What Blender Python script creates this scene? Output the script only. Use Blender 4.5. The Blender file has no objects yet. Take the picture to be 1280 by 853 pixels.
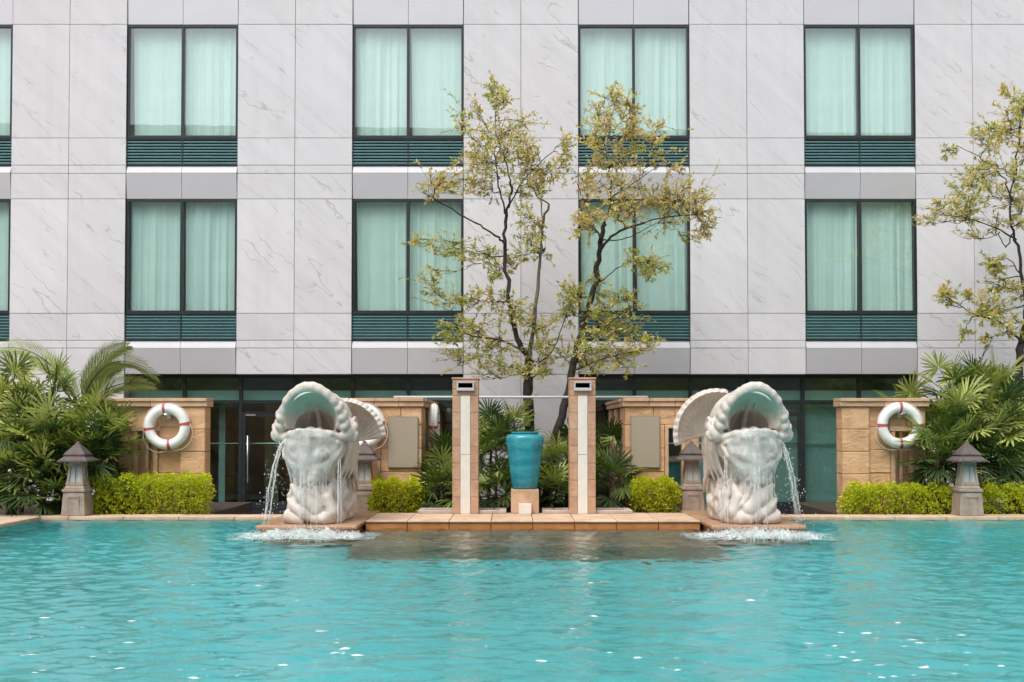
import bpy, bmesh, math, random
import numpy as np
from mathutils import Vector, Matrix
random.seed(7); rng = np.random.default_rng(7)
S = bpy.context.scene
COL = S.collection
PI = math.pi; R_ = math.radians
# ------------------------------------------------------------------ camera model (photo pixels 1280x853)
F = 1400.0; HOR = 535.0; TH = R_(1.5); EYE = 1.40; CY = HOR - F*math.tan(TH)
def P(px, py, Y):
    u = (px-640)/F; v = (CY-py)/F
    d = Vector((u, math.cos(TH)-v*math.sin(TH), math.sin(TH)+v*math.cos(TH)))
    return Vector((0, 0, EYE)) + d*(Y/d.y)
def X(px, Y, py=520): return P(px, py, Y).x
def Zp(py, Y, px=640): return P(px, py, Y).z

# ------------------------------------------------------------------ object helpers
def tag(o, label=None, cat=None, group=None, kind=None):
    if label: o['label'] = label
    if cat: o['category'] = cat
    if group: o['group'] = group
    if kind: o['kind'] = kind
    return o
def empty(name, loc=(0, 0, 0), rz=0.0):
    o = bpy.data.objects.new(name, None); COL.objects.link(o)
    o.location = loc; o.rotation_euler = (0, 0, rz); o.empty_display_size = .2
    return o
class MB:
    def __init__(s): s.v = []; s.f = []; s.m = []
    def add(s, vs, fs, m=0):
        n = len(s.v); s.v.extend([tuple(q) for q in vs])
        for f in fs: s.f.append(tuple(i+n for i in f)); s.m.append(m)
    def box(s, x0, x1, y0, y1, z0, z1, m=0, inx=0, iny=0):
        # inx / iny: inset of the top face (frustum)
        vs = [(x0, y0, z0), (x1, y0, z0), (x1, y1, z0), (x0, y1, z0),
              (x0+inx, y0+iny, z1), (x1-inx, y0+iny, z1), (x1-inx, y1-iny, z1), (x0+inx, y1-iny, z1)]
        s.add(vs, [(3, 2, 1, 0), (4, 5, 6, 7), (0, 1, 5, 4), (1, 2, 6, 5), (2, 3, 7, 6), (3, 0, 4, 7)], m)
    def tube(s, pts, rad, n=7, m=0, cap=True):
        pts = [Vector(p) for p in pts]; k = len(pts)
        if not hasattr(rad, '__len__'): rad = [rad]*k
        up = Vector((0.13, .27, 1)).normalized(); vs = []
        prev = None
        for i in range(k):
            t = (pts[min(i+1, k-1)]-pts[max(i-1, 0)])
            t = t.normalized() if t.length > 1e-9 else Vector((0, 0, 1))
            if prev is None:
                a = t.cross(up)
                if a.length < .1: a = t.cross(Vector((1, 0, 0)))
            else: a = prev - t*prev.dot(t)
            a.normalize(); prev = a; b = t.cross(a)
            for j in range(n):
                w = 2*PI*j/n; vs.append(pts[i]+(a*math.cos(w)+b*math.sin(w))*rad[i])
        fs = [(i*n+j, i*n+(j+1) % n, (i+1)*n+(j+1) % n, (i+1)*n+j) for i in range(k-1) for j in range(n)]
        if cap: fs += [tuple(reversed(range(n))), tuple(range((k-1)*n, k*n))]
        s.add(vs, fs, m)
    def lathe(s, prof, n=24, m=0, rf=None, c=(0, 0, 0)):
        vs = []
        for (r, z) in prof:
            for j in range(n):
                w = 2*PI*j/n; q = r*(rf(w, z) if rf else 1)
                vs.append((c[0]+q*math.cos(w), c[1]+q*math.sin(w), c[2]+z))
        k = len(prof)
        fs = [(i*n+j, i*n+(j+1) % n, (i+1)*n+(j+1) % n, (i+1)*n+j) for i in range(k-1) for j in range(n)]
        fs += [tuple(reversed(range(n))), tuple(range((k-1)*n, k*n))]
        s.add(vs, fs, m)
    def torus(s, Rm, r, a0=0, a1=2*PI, n=48, k=12, m=0, c=(0, 0, 0)):   # ring in the XZ plane
        full = abs(a1-a0-2*PI) < 1e-6; cnt = n if full else n+1; vs = []
        for i in range(cnt):
            a = a0+(a1-a0)*i/n
            for j in range(k):
                b = 2*PI*j/k; q = Rm+r*math.cos(b)
                vs.append((c[0]+q*math.cos(a), c[1]+r*math.sin(b), c[2]+q*math.sin(a)))
        fs = []
        for i in range(n):
            i2 = (i+1) % cnt
            for j in range(k): fs.append((i*k+j, i*k+(j+1) % k, i2*k+(j+1) % k, i2*k+j))
        s.add(vs, fs, m)
    def build(s, name, mats, parent=None, smooth=False, bevel=0, loc=None):
        me = bpy.data.meshes.new(name); me.from_pydata(s.v, [], s.f)
        if not isinstance(mats, (list, tuple)): mats = [mats]
        for q in mats: me.materials.append(q)
        if len(mats) > 1: me.polygons.foreach_set('material_index', s.m)
        if smooth: me.polygons.foreach_set('use_smooth', [True]*len(me.polygons))
        me.update()
        o = bpy.data.objects.new(name, me); COL.objects.link(o)
        if parent: o.parent = parent
        if loc is not None: o.location = loc
        if bevel:
            b = o.modifiers.new('bevel', 'BEVEL'); b.width = bevel; b.segments = 2; b.limit_method = 'ANGLE'
        return o
def copy_tree(o, parent=None):
    c = o.copy(); COL.objects.link(c)
    if parent: c.parent = parent
    for ch in list(o.children): copy_tree(ch, c)
    return c

# ------------------------------------------------------------------ materials
class NT:
    def __init__(s, name):
        s.mat = bpy.data.materials.new(name); s.mat.use_nodes = True; s.t = s.mat.node_tree
        s.bsdf = s.t.nodes['Principled BSDF']; s.out = s.t.nodes['Material Output']
    def n(s, typ, **kw):
        q = s.t.nodes.new(typ)
        for k, v in kw.items(): setattr(q, k, v)
        return q
    def l(s, a, b): s.t.links.new(a, b)
    def val(s, node, **kw):
        for k, v in kw.items(): node.inputs[k.replace('_', ' ')].default_value = v
        return node
    def coord(s, kind='Object'): return s.n('ShaderNodeTexCoord').outputs[kind]
    def mapping(s, vec, rot=(0, 0, 0), scale=(1, 1, 1)):
        m = s.n('ShaderNodeMapping'); m.inputs['Rotation'].default_value = rot; m.inputs['Scale'].default_value = scale
        s.l(vec, m.inputs['Vector']); return m.outputs['Vector']
    def noise(s, vec, scale, detail=4, rough=.55, dist=0):
        q = s.n('ShaderNodeTexNoise'); s.val(q, Scale=scale, Detail=detail, Roughness=rough, Distortion=dist)
        s.l(vec, q.inputs['Vector']); return q.outputs['Fac']
    def ramp(s, fac, stops):
        r = s.n('ShaderNodeValToRGB'); e = r.color_ramp.elements
        while len(e) < len(stops): e.new(.5)
        for i, (p, c) in enumerate(stops):
            e[i].position = p
            e[i].color = (c, c, c, 1) if not hasattr(c, '__len__') else (*c, 1)
        s.l(fac, r.inputs['Fac']); return r.outputs['Color']
    def math(s, op, a, b=None, clamp=False):
        q = s.n('ShaderNodeMath', operation=op, use_clamp=clamp)
        for i, w in enumerate((a, b)):
            if w is None: continue
            if hasattr(w, 'is_linked'): s.l(w, q.inputs[i])
            else: q.inputs[i].default_value = w
        return q.outputs[0]
    def mix(s, fac, a, b, mode='MIX'):
        q = s.n('ShaderNodeMix', data_type='RGBA', blend_type=mode)
        for sock, w in ((q.inputs[0], fac), (q.inputs[6], a), (q.inputs[7], b)):
            if hasattr(w, 'is_linked'): s.l(w, sock)
            else: sock.default_value = w if not hasattr(w, '__len__') else (*w, 1) if len(w) == 3 else w
        return q.outputs[2]
    def bump(s, h, strength=.3, dist=.01):
        b = s.n('ShaderNodeBump'); s.val(b, Strength=strength, Distance=dist); s.l(h, b.inputs['Height'])
        s.l(b.outputs['Normal'], s.bsdf.inputs['Normal']); return b
    def set(s, color=None, rough=.6, metal=0, spec=.5):
        if color is not None:
            if hasattr(color, 'is_linked'): s.l(color, s.bsdf.inputs['Base Color'])
            else: s.bsdf.inputs['Base Color'].default_value = (*color, 1)
        if hasattr(rough, 'is_linked'): s.l(rough, s.bsdf.inputs['Roughness'])
        else: s.bsdf.inputs['Roughness'].default_value = rough
        s.bsdf.inputs['Metallic'].default_value = metal; s.bsdf.inputs['Specular IOR Level'].default_value = spec
        return s.mat
def sc(c, k): return tuple(min(1, q*k) for q in c)
def simple(name, c, rough=.6, var=.2, scale=6, bump=.15, bscale=40, bdist=.004, metal=0, spec=.5, island=0.0, det=4):
    m = NT(name); v = m.coord()
    if island:
        g = m.n('ShaderNodeNewGeometry'); off = m.n('ShaderNodeVectorMath', operation='ADD')
        cx = m.n('ShaderNodeCombineXYZ'); rr = m.math('MULTIPLY', g.outputs['Random Per Island'], 37.0)
        m.l(rr, cx.inputs[0]); m.l(rr, cx.inputs[1]); m.l(v, off.inputs[0]); m.l(cx.outputs[0], off.inputs[1]); v = off.outputs[0]
    f = m.noise(v, scale, det)
    col = m.ramp(f, [(.25, sc(c, 1-var)), (.75, sc(c, 1+var))])
    if island:
        col = m.mix(1.0, col, m.ramp(g.outputs['Random Per Island'], [(0, 1-island), (1, 1+island*.6)]), 'MULTIPLY')
    if bump: m.bump(m.noise(v, bscale, 5), bump, bdist)
    return m.set(col, rough, metal, spec)

M = {}
# facade stone with slanting fissures
def facade_stone():
    m = NT('facade_stone'); v = m.coord(); g = m.n('ShaderNodeNewGeometry')
    cx = m.n('ShaderNodeCombineXYZ'); r1 = m.math('MULTIPLY', g.outputs['Random Per Island'], 91.0)
    m.l(r1, cx.inputs[0]); m.l(r1, cx.inputs[2])
    add = m.n('ShaderNodeVectorMath', operation='ADD'); m.l(v, add.inputs[0]); m.l(cx.outputs[0], add.inputs[1]); v2 = add.outputs[0]
    wob = m.n('ShaderNodeTexNoise'); m.val(wob, Scale=5.0, Detail=4); m.l(v2, wob.inputs['Vector'])
    ws = m.n('ShaderNodeVectorMath', operation='SCALE'); m.l(wob.outputs['Color'], ws.inputs[0]); ws.inputs['Scale'].default_value = .16
    wa = m.n('ShaderNodeVectorMath', operation='ADD'); m.l(v2, wa.inputs[0]); m.l(ws.outputs[0], wa.inputs[1]); vw = wa.outputs[0]
    mp = m.mapping(m.mapping(vw, rot=(0, R_(-43), 0)), scale=(.26, 1, 2.0))
    n1 = m.noise(mp, 1.3, 1.5, .4, 0)
    ridge = m.math('ABSOLUTE', m.math('SUBTRACT', n1, .5))
    line = m.ramp(ridge, [(0.0, 1), (.004, .5), (.010, 0)])
    mask = m.ramp(m.noise(v2, 1.5, 3), [(.46, 0), (.6, 1)])
    crack = m.math('MULTIPLY', line, mask)
    mp2 = m.mapping(m.mapping(vw, rot=(0, R_(-37), 0)), scale=(.32, 1, 2.6))
    n2 = m.noise(mp2, 1.6, 1.5, .4, 0)
    line2 = m.ramp(m.math('ABSOLUTE', m.math('SUBTRACT', n2, .52)), [(0, 1), (.004, .4), (.009, 0)])
    mask2 = m.ramp(m.noise(v2, 2.1, 2), [(.5, 0), (.62, 1)])
    crack = m.math('MAXIMUM', crack, m.math('MULTIPLY', line2, mask2))
    base = m.ramp(m.noise(mp, 2.2, 6), [(.3, (.60, .586, .612)), (.7, (.665, .65, .675))])
    base = m.mix(1.0, base, m.ramp(g.outputs['Random Per Island'], [(0, .93), (1, 1.04)]), 'MULTIPLY')
    # light vertical weathering
    st = m.noise(m.mapping(v, scale=(3.0, 1, .25)), 1.4, 4)
    base = m.mix(m.math('MULTIPLY', m.ramp(st, [(.5, 0), (.8, 1)]), .22), base, (.45, .43, .42))
    col = m.mix(m.math('MULTIPLY', crack, .40), base, (.18, .17, .175))
    h = m.math('SUBTRACT', m.math('MULTIPLY', m.noise(mp, 5, 6), .5), crack)
    m.bump(h, .35, .012)
    return m.set(col, .62, 0, .35)
M['stone'] = facade_stone()
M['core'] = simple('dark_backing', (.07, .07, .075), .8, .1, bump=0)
M['joint'] = simple('joint_backing', (.30, .29, .30), .9, .1, bump=0)
M['panel'] = simple('grey_metal_panel', (.58, .57, .605), .32, .03, 1.5, .05, 3, .003, metal=.25, spec=.5)
M['ledge_metal'] = simple('pale_metal', (.52, .52, .55), .5, .05, 3, .05)
M['frame'] = simple('black_window_frame', (.022, .028, .03), .35, .2, 8, .04)
M['slat'] = simple('teal_louvre_metal', (.085, .19, .20), .4, .12, 3, .05)
M['curtain'] = simple('sheer_curtain', (.88, .90, .88), .9, .05, 3, .1, 200, .001)
M['room'] = simple('dim_interior_plaster', (.22, .24, .23), .8, .2, 2, 0)
M['blind'] = simple('roller_blind', (.72, .76, .75), .85, .05, 2, .05, 150, .001)
M['blind_dark'] = simple('grey_blind', (.30, .33, .335), .85, .08, 2, .05, 150, .001)
M['wood'] = simple('brown_timber', (.22, .11, .055), .5, .35, 4, .1)
M['wood_pale'] = simple('pale_timber', (.48, .33, .20), .5, .2, 4, .1)
M['carpet'] = simple('interior_floor', (.12, .085, .06), .6, .3, 3, 0)
def glass(name, tint, ior, rough=0.01, wav=.0):
    m = NT(name); t = m.t
    tr = m.n('ShaderNodeBsdfTransparent'); tr.inputs[0].default_value = (*tint, 1)
    gl = m.n('ShaderNodeBsdfGlossy'); gl.inputs['Roughness'].default_value = rough; gl.inputs['Color'].default_value = (.93, 1, .98, 1)
    lw = m.n('ShaderNodeLayerWeight'); lw.inputs['Blend'].default_value = .5      # Schlick: the same from both sides of the sheet
    r0 = ((ior-1)/(ior+1))**2; fr = m.math('ADD', m.math('MULTIPLY', m.math('POWER', lw.outputs['Facing'], 5.0), 1-r0), r0)
    mx = m.n('ShaderNodeMixShader'); m.l(fr, mx.inputs[0]); m.l(tr.outputs[0], mx.inputs[1]); m.l(gl.outputs[0], mx.inputs[2])
    m.l(mx.outputs[0], m.out.inputs['Surface'])
    if wav:
        b = m.n('ShaderNodeBump'); m.val(b, Strength=wav, Distance=.004); m.l(m.noise(m.coord(), 1.3, 2), b.inputs['Height'])
        m.l(b.outputs[0], gl.inputs['Normal'])
    return m.mat
M['glass'] = glass('teal_tinted_glass', (.715, .865, .838), 2.5, .01, .10)
M['glass_dark'] = glass('green_tinted_glass', (.56, .80, .74), 2.1, .01, .25)
# sandstone
def sandstone(name, c, island=.25, rough_amt=.6, bs=9):
    m = NT(name); v = m.coord(); g = m.n('ShaderNodeNewGeometry')
    cx = m.n('ShaderNodeCombineXYZ'); r1 = m.math('MULTIPLY', g.outputs['Random Per Island'], 53.0)
    for i in range(3): m.l(r1, cx.inputs[i])
    add = m.n('ShaderNodeVectorMath', operation='ADD'); m.l(v, add.inputs[0]); m.l(cx.outputs[0], add.inputs[1]); v2 = add.outputs[0]
    f = m.noise(v2, 3.5, 7, .65, .4)
    col = m.ramp(f, [(.22, sc(c, .68)), (.5, c), (.8, (c[0]*1.2, c[1]*1.28, c[2]*1.4))])
    col = m.mix(1.0, col, m.ramp(g.outputs['Random Per Island'], [(0, (1-island, 1-island, 1-island)), (.5, (1, .97, .95)), (1, (1+island*.3, 1+island*.45, 1+island*.55))]), 'MULTIPLY')
    brown_mask = m.ramp(m.noise(m.mapping(v, scale=(1, 1, .35)), 2.6, 6, .7), [(.52, 0), (.72, 1)])  # dirty streaks drawn out downwards
    col = m.mix(m.math('MULTIPLY', brown_mask, .45), col, sc((c[0]*.6, c[1]*.62, c[2]*.75), .8))
    h1 = m.noise(m.mapping(v2, scale=(1, 1, 1.8)), bs*.4, 8, .62, .9)
    h2 = m.noise(v2, 60, 4)
    m.bump(m.math('ADD', h1, m.math('MULTIPLY', h2, .12)), rough_amt, .055)
    return m.set(col, .78, 0, .3)
M['sand'] = sandstone('split_sandstone', (.64, .39, .215), .18, .75, 7)
M['sand_trim'] = sandstone('dressed_sandstone', (.58, .375, .235), .14, .25, 8)
M['sand_pink'] = sandstone('pillar_sandstone', (.50, .315, .205), .12, .35, 14)
M['coping'] = sandstone('coping_sandstone', (.60, .43, .30), .12, .22, 10)
M['wet'] = sandstone('wet_sandstone', (.47, .205, .07), .15, .25, 10)
M['wet'].node_tree.nodes['Principled BSDF'].inputs['Roughness'].default_value = .22
M['curb'] = simple('grey_curb_stone', (.45, .38, .32), .8, .25, 5, .3, 30, .006)
M['marble'] = simple('cream_marble', (.74, .70, .63), .35, .08, 5, .08)
M['plaque'] = simple('blank_plaque_metal', (.36, .305, .23), .45, .03, 3, .03)
M['plaque_edge'] = simple('plaque_edge', (.25, .22, .18), .4, .05, 3, 0)
M['lantern'] = simple('weathered_lantern_stone', (.34, .265, .21), .85, .3, 6, .5, 40, .008)
M['lantern_roof'] = simple('dark_lantern_roof', (.115, .092, .085), .8, .35, 7, .5, 40, .008)
M['lantern_glass'] = simple('frosted_lantern_glass', (.44, .46, .46), .25, .12, 5, 0)
M['chrome'] = simple('brushed_steel', (.75, .75, .76), .25, .03, 5, 0, metal=.9)
M['dark'] = simple('dark_slot', (.02, .018, .016), .8, .1, bump=0)
M['white_paint'] = simple('white_ring_plastic', (.80, .79, .76), .4, .08, 5, .05, 60, .002)
M['red'] = simple('red_band', (.50, .085, .085), .5, .15, 8, .05)
M['rope'] = simple('white_rope', (.68, .64, .58), .9, .1, 30, .2, 200, .002)
M['soil'] = simple('dark_soil', (.05, .035, .024), .95, .4, 12, .6, 30, .02)
M['deck'] = simple('deck_paving', (.52, .42, .34), .75, .15, 3, .2, 30, .004)
M['ground'] = simple('ground_paving', (.30, .27, .24), .8, .2, 2, .2, 20, .005)
def leafmat(name, c, var=.35, trans=.25, rough=.45):
    m = NT(name); g = m.n('ShaderNodeNewGeometry')
    col = m.ramp(g.outputs['Random Per Island'], [(0, sc(c, 1-var)), (.6, c), (1, sc(c, 1+var))])
    m.set(col, rough, 0, .4)
    tl = m.n('ShaderNodeBsdfTranslucent'); m.l(m.mix(1.0, col, (1.1, 1.2, .6, 1), 'MULTIPLY'), tl.inputs[0])
    mx = m.n('ShaderNodeMixShader'); mx.inputs[0].default_value = trans
    m.l(m.bsdf.outputs[0], mx.inputs[1]); m.l(tl.outputs[0], mx.inputs[2]); m.l(mx.outputs[0], m.out.inputs['Surface'])
    return m.mat
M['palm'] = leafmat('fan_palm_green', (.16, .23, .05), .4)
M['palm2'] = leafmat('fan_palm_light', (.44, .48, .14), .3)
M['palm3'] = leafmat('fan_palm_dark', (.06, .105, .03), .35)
M['frond'] = leafmat('feather_frond', (.27, .32, .11), .3)
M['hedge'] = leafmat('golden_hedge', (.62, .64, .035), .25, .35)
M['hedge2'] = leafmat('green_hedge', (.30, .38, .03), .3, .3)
M['leaf_y'] = leafmat('tree_leaf_yellow', (.70, .575, .25), .3, .45)
M['leaf_g'] = leafmat('tree_leaf_green', (.42, .45, .13), .35, .45)
M['leaf_b'] = leafmat('tree_leaf_russet', (.72, .53, .36), .3, .45)
M['bark'] = simple('dark_bark', (.038, .028, .024), .9, .45, 14, .8, 30, .02)
M['bark_pale'] = simple('grey_bark', (.15, .125, .105), .9, .35, 14, .8, 30, .02)
M['cane'] = simple('brown_palm_cane', (.10, .075, .05), .9, .4, 20, .4)
M['twig'] = simple('hedge_twig', (.06, .045, .03), .9, .3, 20, .2)
def urn_mat():
    m = NT('turquoise_glaze'); v = m.coord()
    f = m.noise(m.mapping(v, scale=(1, 1, 3.2)), 2.2, 5, .55, .5)
    col = m.ramp(f, [(.3, (.012, .17, .25)), (.5, (.022, .26, .335)), (.72, (.07, .38, .43))])
    m.bump(m.noise(m.mapping(v, scale=(1, 1, 4)), 4, 3), .12, .01)
    return m.set(col, m.ramp(m.noise(v, 8, 3), [(.3, .18), (.7, .34)]), 0, .6)
M['urn'] = urn_mat()
def pool_tile(name, c1, c2, grout, sx):
    m = NT(name); v = m.coord()
    b = m.n('ShaderNodeTexVoronoi', distance='CHEBYCHEV'); b.inputs['Scale'].default_value = 1/sx; b.inputs['Randomness'].default_value = 0
    off = m.n('ShaderNodeVectorMath', operation='ADD'); off.inputs[1].default_value = (.031, .047, .023); m.l(v, off.inputs[0])
    m.l(off.outputs[0], b.inputs['Vector'])
    edge = m.ramp(b.outputs['Distance'], [(.44, 0), (.47, 1)])
    f = m.ramp(b.outputs['Color'], [(0, c1), (1, c2)])
    big = m.ramp(m.noise(v, .5, 4), [(.3, .85), (.7, 1.1)])
    col = m.mix(edge, m.mix(1.0, f, big, 'MULTIPLY'), grout)
    return m.set(col, .3, 0, .5)
M['tile'] = pool_tile('pool_floor_tile', (.06, .50, .54), (.115, .60, .625), (.22, .62, .63), .1)
M['tile_band'] = pool_tile('waterline_tile', (.02, .20, .20), (.05, .32, .30), (.35, .5, .47), .10)
M['shelf'] = sandstone('brown_shelf_stone', (.24, .19, .145), .2, .3, 8)
def water_mat():
    m = NT('pool_water'); b = m.bsdf
    b.inputs['Base Color'].default_value = (.72, .96, .95, 1); b.inputs['Roughness'].default_value = .03
    b.inputs['IOR'].default_value = 1.33; b.inputs['Transmission Weight'].default_value = 1.0
    v = m.coord(); h = m.noise(m.mapping(v, scale=(1, 1.25, 1)), 7, 4, .6, .5)
    m.bump(h, .35, .02)
    return m.mat
M['water'] = water_mat()
def foam_mat(name, lo, hi, stretch, scale, alpha_hi=.9, alpha_lo=.0, c=(.94, .95, .94), fade=None):
    m = NT(name); v = m.coord()
    n = m.noise(m.mapping(v, scale=stretch), scale, 6, .65, .6)
    a = m.ramp(n, [(lo, alpha_lo), (hi, alpha_hi)])
    if fade:                                            # the film thins out as it falls and breaks up
        sx = m.n('ShaderNodeSeparateXYZ'); m.l(v, sx.inputs[0])
        th = m.math('MULTIPLY', m.math('SUBTRACT', sx.outputs[2], fade[0]), 1/(fade[1]-fade[0]), True)
        a = m.math('MULTIPLY', a, m.math('MULTIPLY', th, m.math('ADD', m.noise(m.mapping(v, scale=(1, 1, .2)), 12, 3), .5), True))
    m.set(c, .25, 0, .6)
    tr = m.n('ShaderNodeBsdfTransparent'); tl = m.n('ShaderNodeBsdfTranslucent'); tl.inputs[0].default_value = (.93, .94, .93, 1)
    m1 = m.n('ShaderNodeMixShader'); m1.inputs[0].default_value = .4; m.l(m.bsdf.outputs[0], m1.inputs[1]); m.l(tl.outputs[0], m1.inputs[2])
    m.bump(n, .6, .02)
    mx = m.n('ShaderNodeMixShader'); m.l(a, mx.inputs[0]); m.l(tr.outputs[0], mx.inputs[1]); m.l(m1.outputs[0], mx.inputs[2])
    m.l(mx.outputs[0], m.out.inputs['Surface']); return m.mat
M['sheet'] = foam_mat('falling_water_film', .34, .66, (.9, 1, .95), 5.5, .82, .20, (.80, .83, .82), (.46, .78))
M['foam'] = foam_mat('white_foam', .36, .58, (1, 1.6, 1), 8, .97, 0)
M['drop'] = foam_mat('water_drops', .0, .3, (1, 1, .4), 6, .8, .4)

# statue: cream stone, teal and brown of the mouth carried in attributes measured from the carving itself
def statue_mat():
    m = NT('carved_cream_stone'); v = m.coord()
    at = m.n('ShaderNodeAttribute', attribute_name='patina_brown'); sp = m.n('ShaderNodeSeparateColor'); m.l(at.outputs['Color'], sp.inputs[0])
    f = m.noise(v, 5, 7, .65, .3)
    col = m.ramp(f, [(.25, (.50, .435, .375)), (.55, (.635, .575, .515)), (.8, (.72, .67, .61))])
    col = m.mix(m.math('MULTIPLY', sp.outputs[0], .8), col, (.34, .60, .52))
    stain = m.ramp(m.noise(m.mapping(v, scale=(1, 1, .4)), 4, 6, .7), [(.5, 0), (.72, 1)])
    col = m.mix(m.math('MULTIPLY', stain, .5), col, (.36, .29, .235))
    col = m.mix(m.math('MULTIPLY', sp.outputs[1], .75), col, (.40, .31, .25))  # browner towards the back of the mouth
    m.bump(m.math('ADD', m.noise(v, 16, 6), m.math('MULTIPLY', m.noise(v, 70, 4), .5)), .6, .014)
    return m.set(col, .6, 0, .4)
M['statue'] = statue_mat()

# ================================================================== SETTING
def struct(name, mb, mats, **k):
    o = mb.build(name, mats, **k); o['kind'] = 'structure'; return o
PX0, PX1, PY0, PY1 = -7.15, 14.0, -.6, 17.0       # pool basin
GZ = -.32                                           # paving level by the building
COPZ = .06; LEDZ = .116
g = MB()
E = 160
for (x0, x1, y0, y1) in ((-E, PX0-.7, -E, 17.45), (PX1+.7, E, -E, 17.45), (PX0-.7, PX1+.7, -E, PY0-.7), (-E, E, 17.45, E)):
    g.add([(x0, y0, GZ), (x1, y0, GZ), (x1, y1, GZ), (x0, y1, GZ)], [(0, 1, 2, 3)])
struct('ground', g, M['ground'])
d = MB(); d.box(-14, PX0-.42, -9, 17.42, GZ+.004, COPZ-.01); d.box(PX1+.42, 22, -9, 17.42, GZ+.004, COPZ-.01); d.box(PX0-.4, PX1+.4, -9, PY0-.42, GZ+.004, COPZ-.01)
struct('pool_deck', d, M['deck'])
# basin
b = MB(); FZ = -1.15
b.add([(PX0, PY0, FZ), (PX1, PY0, FZ), (PX1, PY1, FZ), (PX0, PY1, FZ)], [(0, 1, 2, 3)])
for (a, c) in (((PX0, PY0), (PX1, PY0)), ((PX1, PY0), (PX1, PY1)), ((PX1, PY1), (PX0, PY1)), ((PX0, PY1), (PX0, PY0))):
    b.add([(a[0], a[1], FZ), (c[0], c[1], FZ), (c[0], c[1], -.19), (a[0], a[1], -.19)], [(3, 2, 1, 0)], 0)
    b.add([(a[0], a[1], -.19), (c[0], c[1], -.19), (c[0], c[1], COPZ-.012), (a[0], a[1], COPZ-.012)], [(3, 2, 1, 0)], 1)
struct('pool_basin', b, [M['tile'], M['tile_band']])
s = MB(); s.box(-1.95, 2.5, 13.35, 15.9, FZ+.002, -.13)
struct('pool_shelf', s, M['shelf'])
# coping slabs round the pool (one slab per stone, thin joints)
c = MB()
def run(x0, x1, y0, y1, step, along):
    a, e = (x0, x1) if along == 'x' else (y0, y1); k = max(1, round((e-a)/step)); w = (e-a)/k
    for i in range(k):
        p, q = a+i*w+.003, a+(i+1)*w-.003
        if along == 'x': c.box(p, q, y0, y1, COPZ-.06, COPZ+random.uniform(-.002, .002))
        else: c.box(x0, x1, p, q, COPZ-.06, COPZ+random.uniform(-.002, .002))
run(PX0-.4, -3.36, PY1-.03, PY1+.4, .8, 'x'); run(-3.36, -2.13, PY1-.03, PY1+.4, .8, 'x'); run(2.66, PX1+.4, PY1-.03, PY1+.4, .8, 'x')
run(PX0-.4, PX0+.03, PY0-.4, PY1-.04, .8, 'y'); run(PX1-.03, PX1+.4, PY0-.4, PY1-.04, .8, 'y'); run(PX0+.04, PX1-.04, PY0-.4, PY0+.03, .8, 'x')
struct('pool_coping', c, M['coping'], bevel=.012)
# retaining skirt under coping
k = MB(); k.box(PX0-.38, PX1+.38, PY1+.02, PY1+.36, GZ+.004, COPZ-.062); struct('pool_kerb', k, M['curb'])

# water surface: real ripples
def ripple(xx, yy):
    h = np.zeros_like(xx); r = np.random.default_rng(3)
    for i in range(60):
        L = .085*(8.0**r.random()); a = r.normal(PI/2, .75); kx, ky = math.cos(a)*2*PI/L, math.sin(a)*2*PI/L
        amp = .0018*(L/.3)**.40
        ph = r.random()*6.28
        wob = .7*np.sin(xx*r.uniform(.3, 1.1)+yy*r.uniform(.2, .9)+r.random()*6)
        env = .6+.4*np.sin(xx*r.uniform(.3, .9)+r.random()*6)*np.sin(yy*r.uniform(.3, .9)+r.random()*6)
        h += amp*env*np.sin(kx*xx+ky*yy+ph+wob)
    # rings running out from the two splashes
    for (sx, sy) in ((-2.72, 14.4), (3.25, 14.4)):
        d = np.hypot((xx-sx)*.8, yy-sy); h += .010*np.exp(-d/1.2)*np.sin(d*2*PI/.28)
    return h
nx, ny = 560, 620
xs = np.linspace(PX0+.002, PX1-.002, nx); t = np.linspace(0, 1, ny); ys = PY0+.002+(PY1-PY0-.004)*t
xx, yy = np.meshgrid(xs, ys); zz = ripple(xx, yy)
vv = np.stack([xx, yy, zz], -1).reshape(-1, 3)
idx = np.arange(nx*ny).reshape(ny, nx)
ff = np.stack([idx[:-1, :-1], idx[:-1, 1:], idx[1:, 1:], idx[1:, :-1]], -1).reshape(-1, 4)
me = bpy.data.meshes.new('pool_water'); me.from_pydata(vv.tolist(), [], ff.tolist()); me.materials.append(M['water'])
me.polygons.foreach_set('use_smooth', [True]*len(me.polygons)); me.update()
o = bpy.data.objects.new('pool_water', me); COL.objects.link(o); o['kind'] = 'structure'
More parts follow.
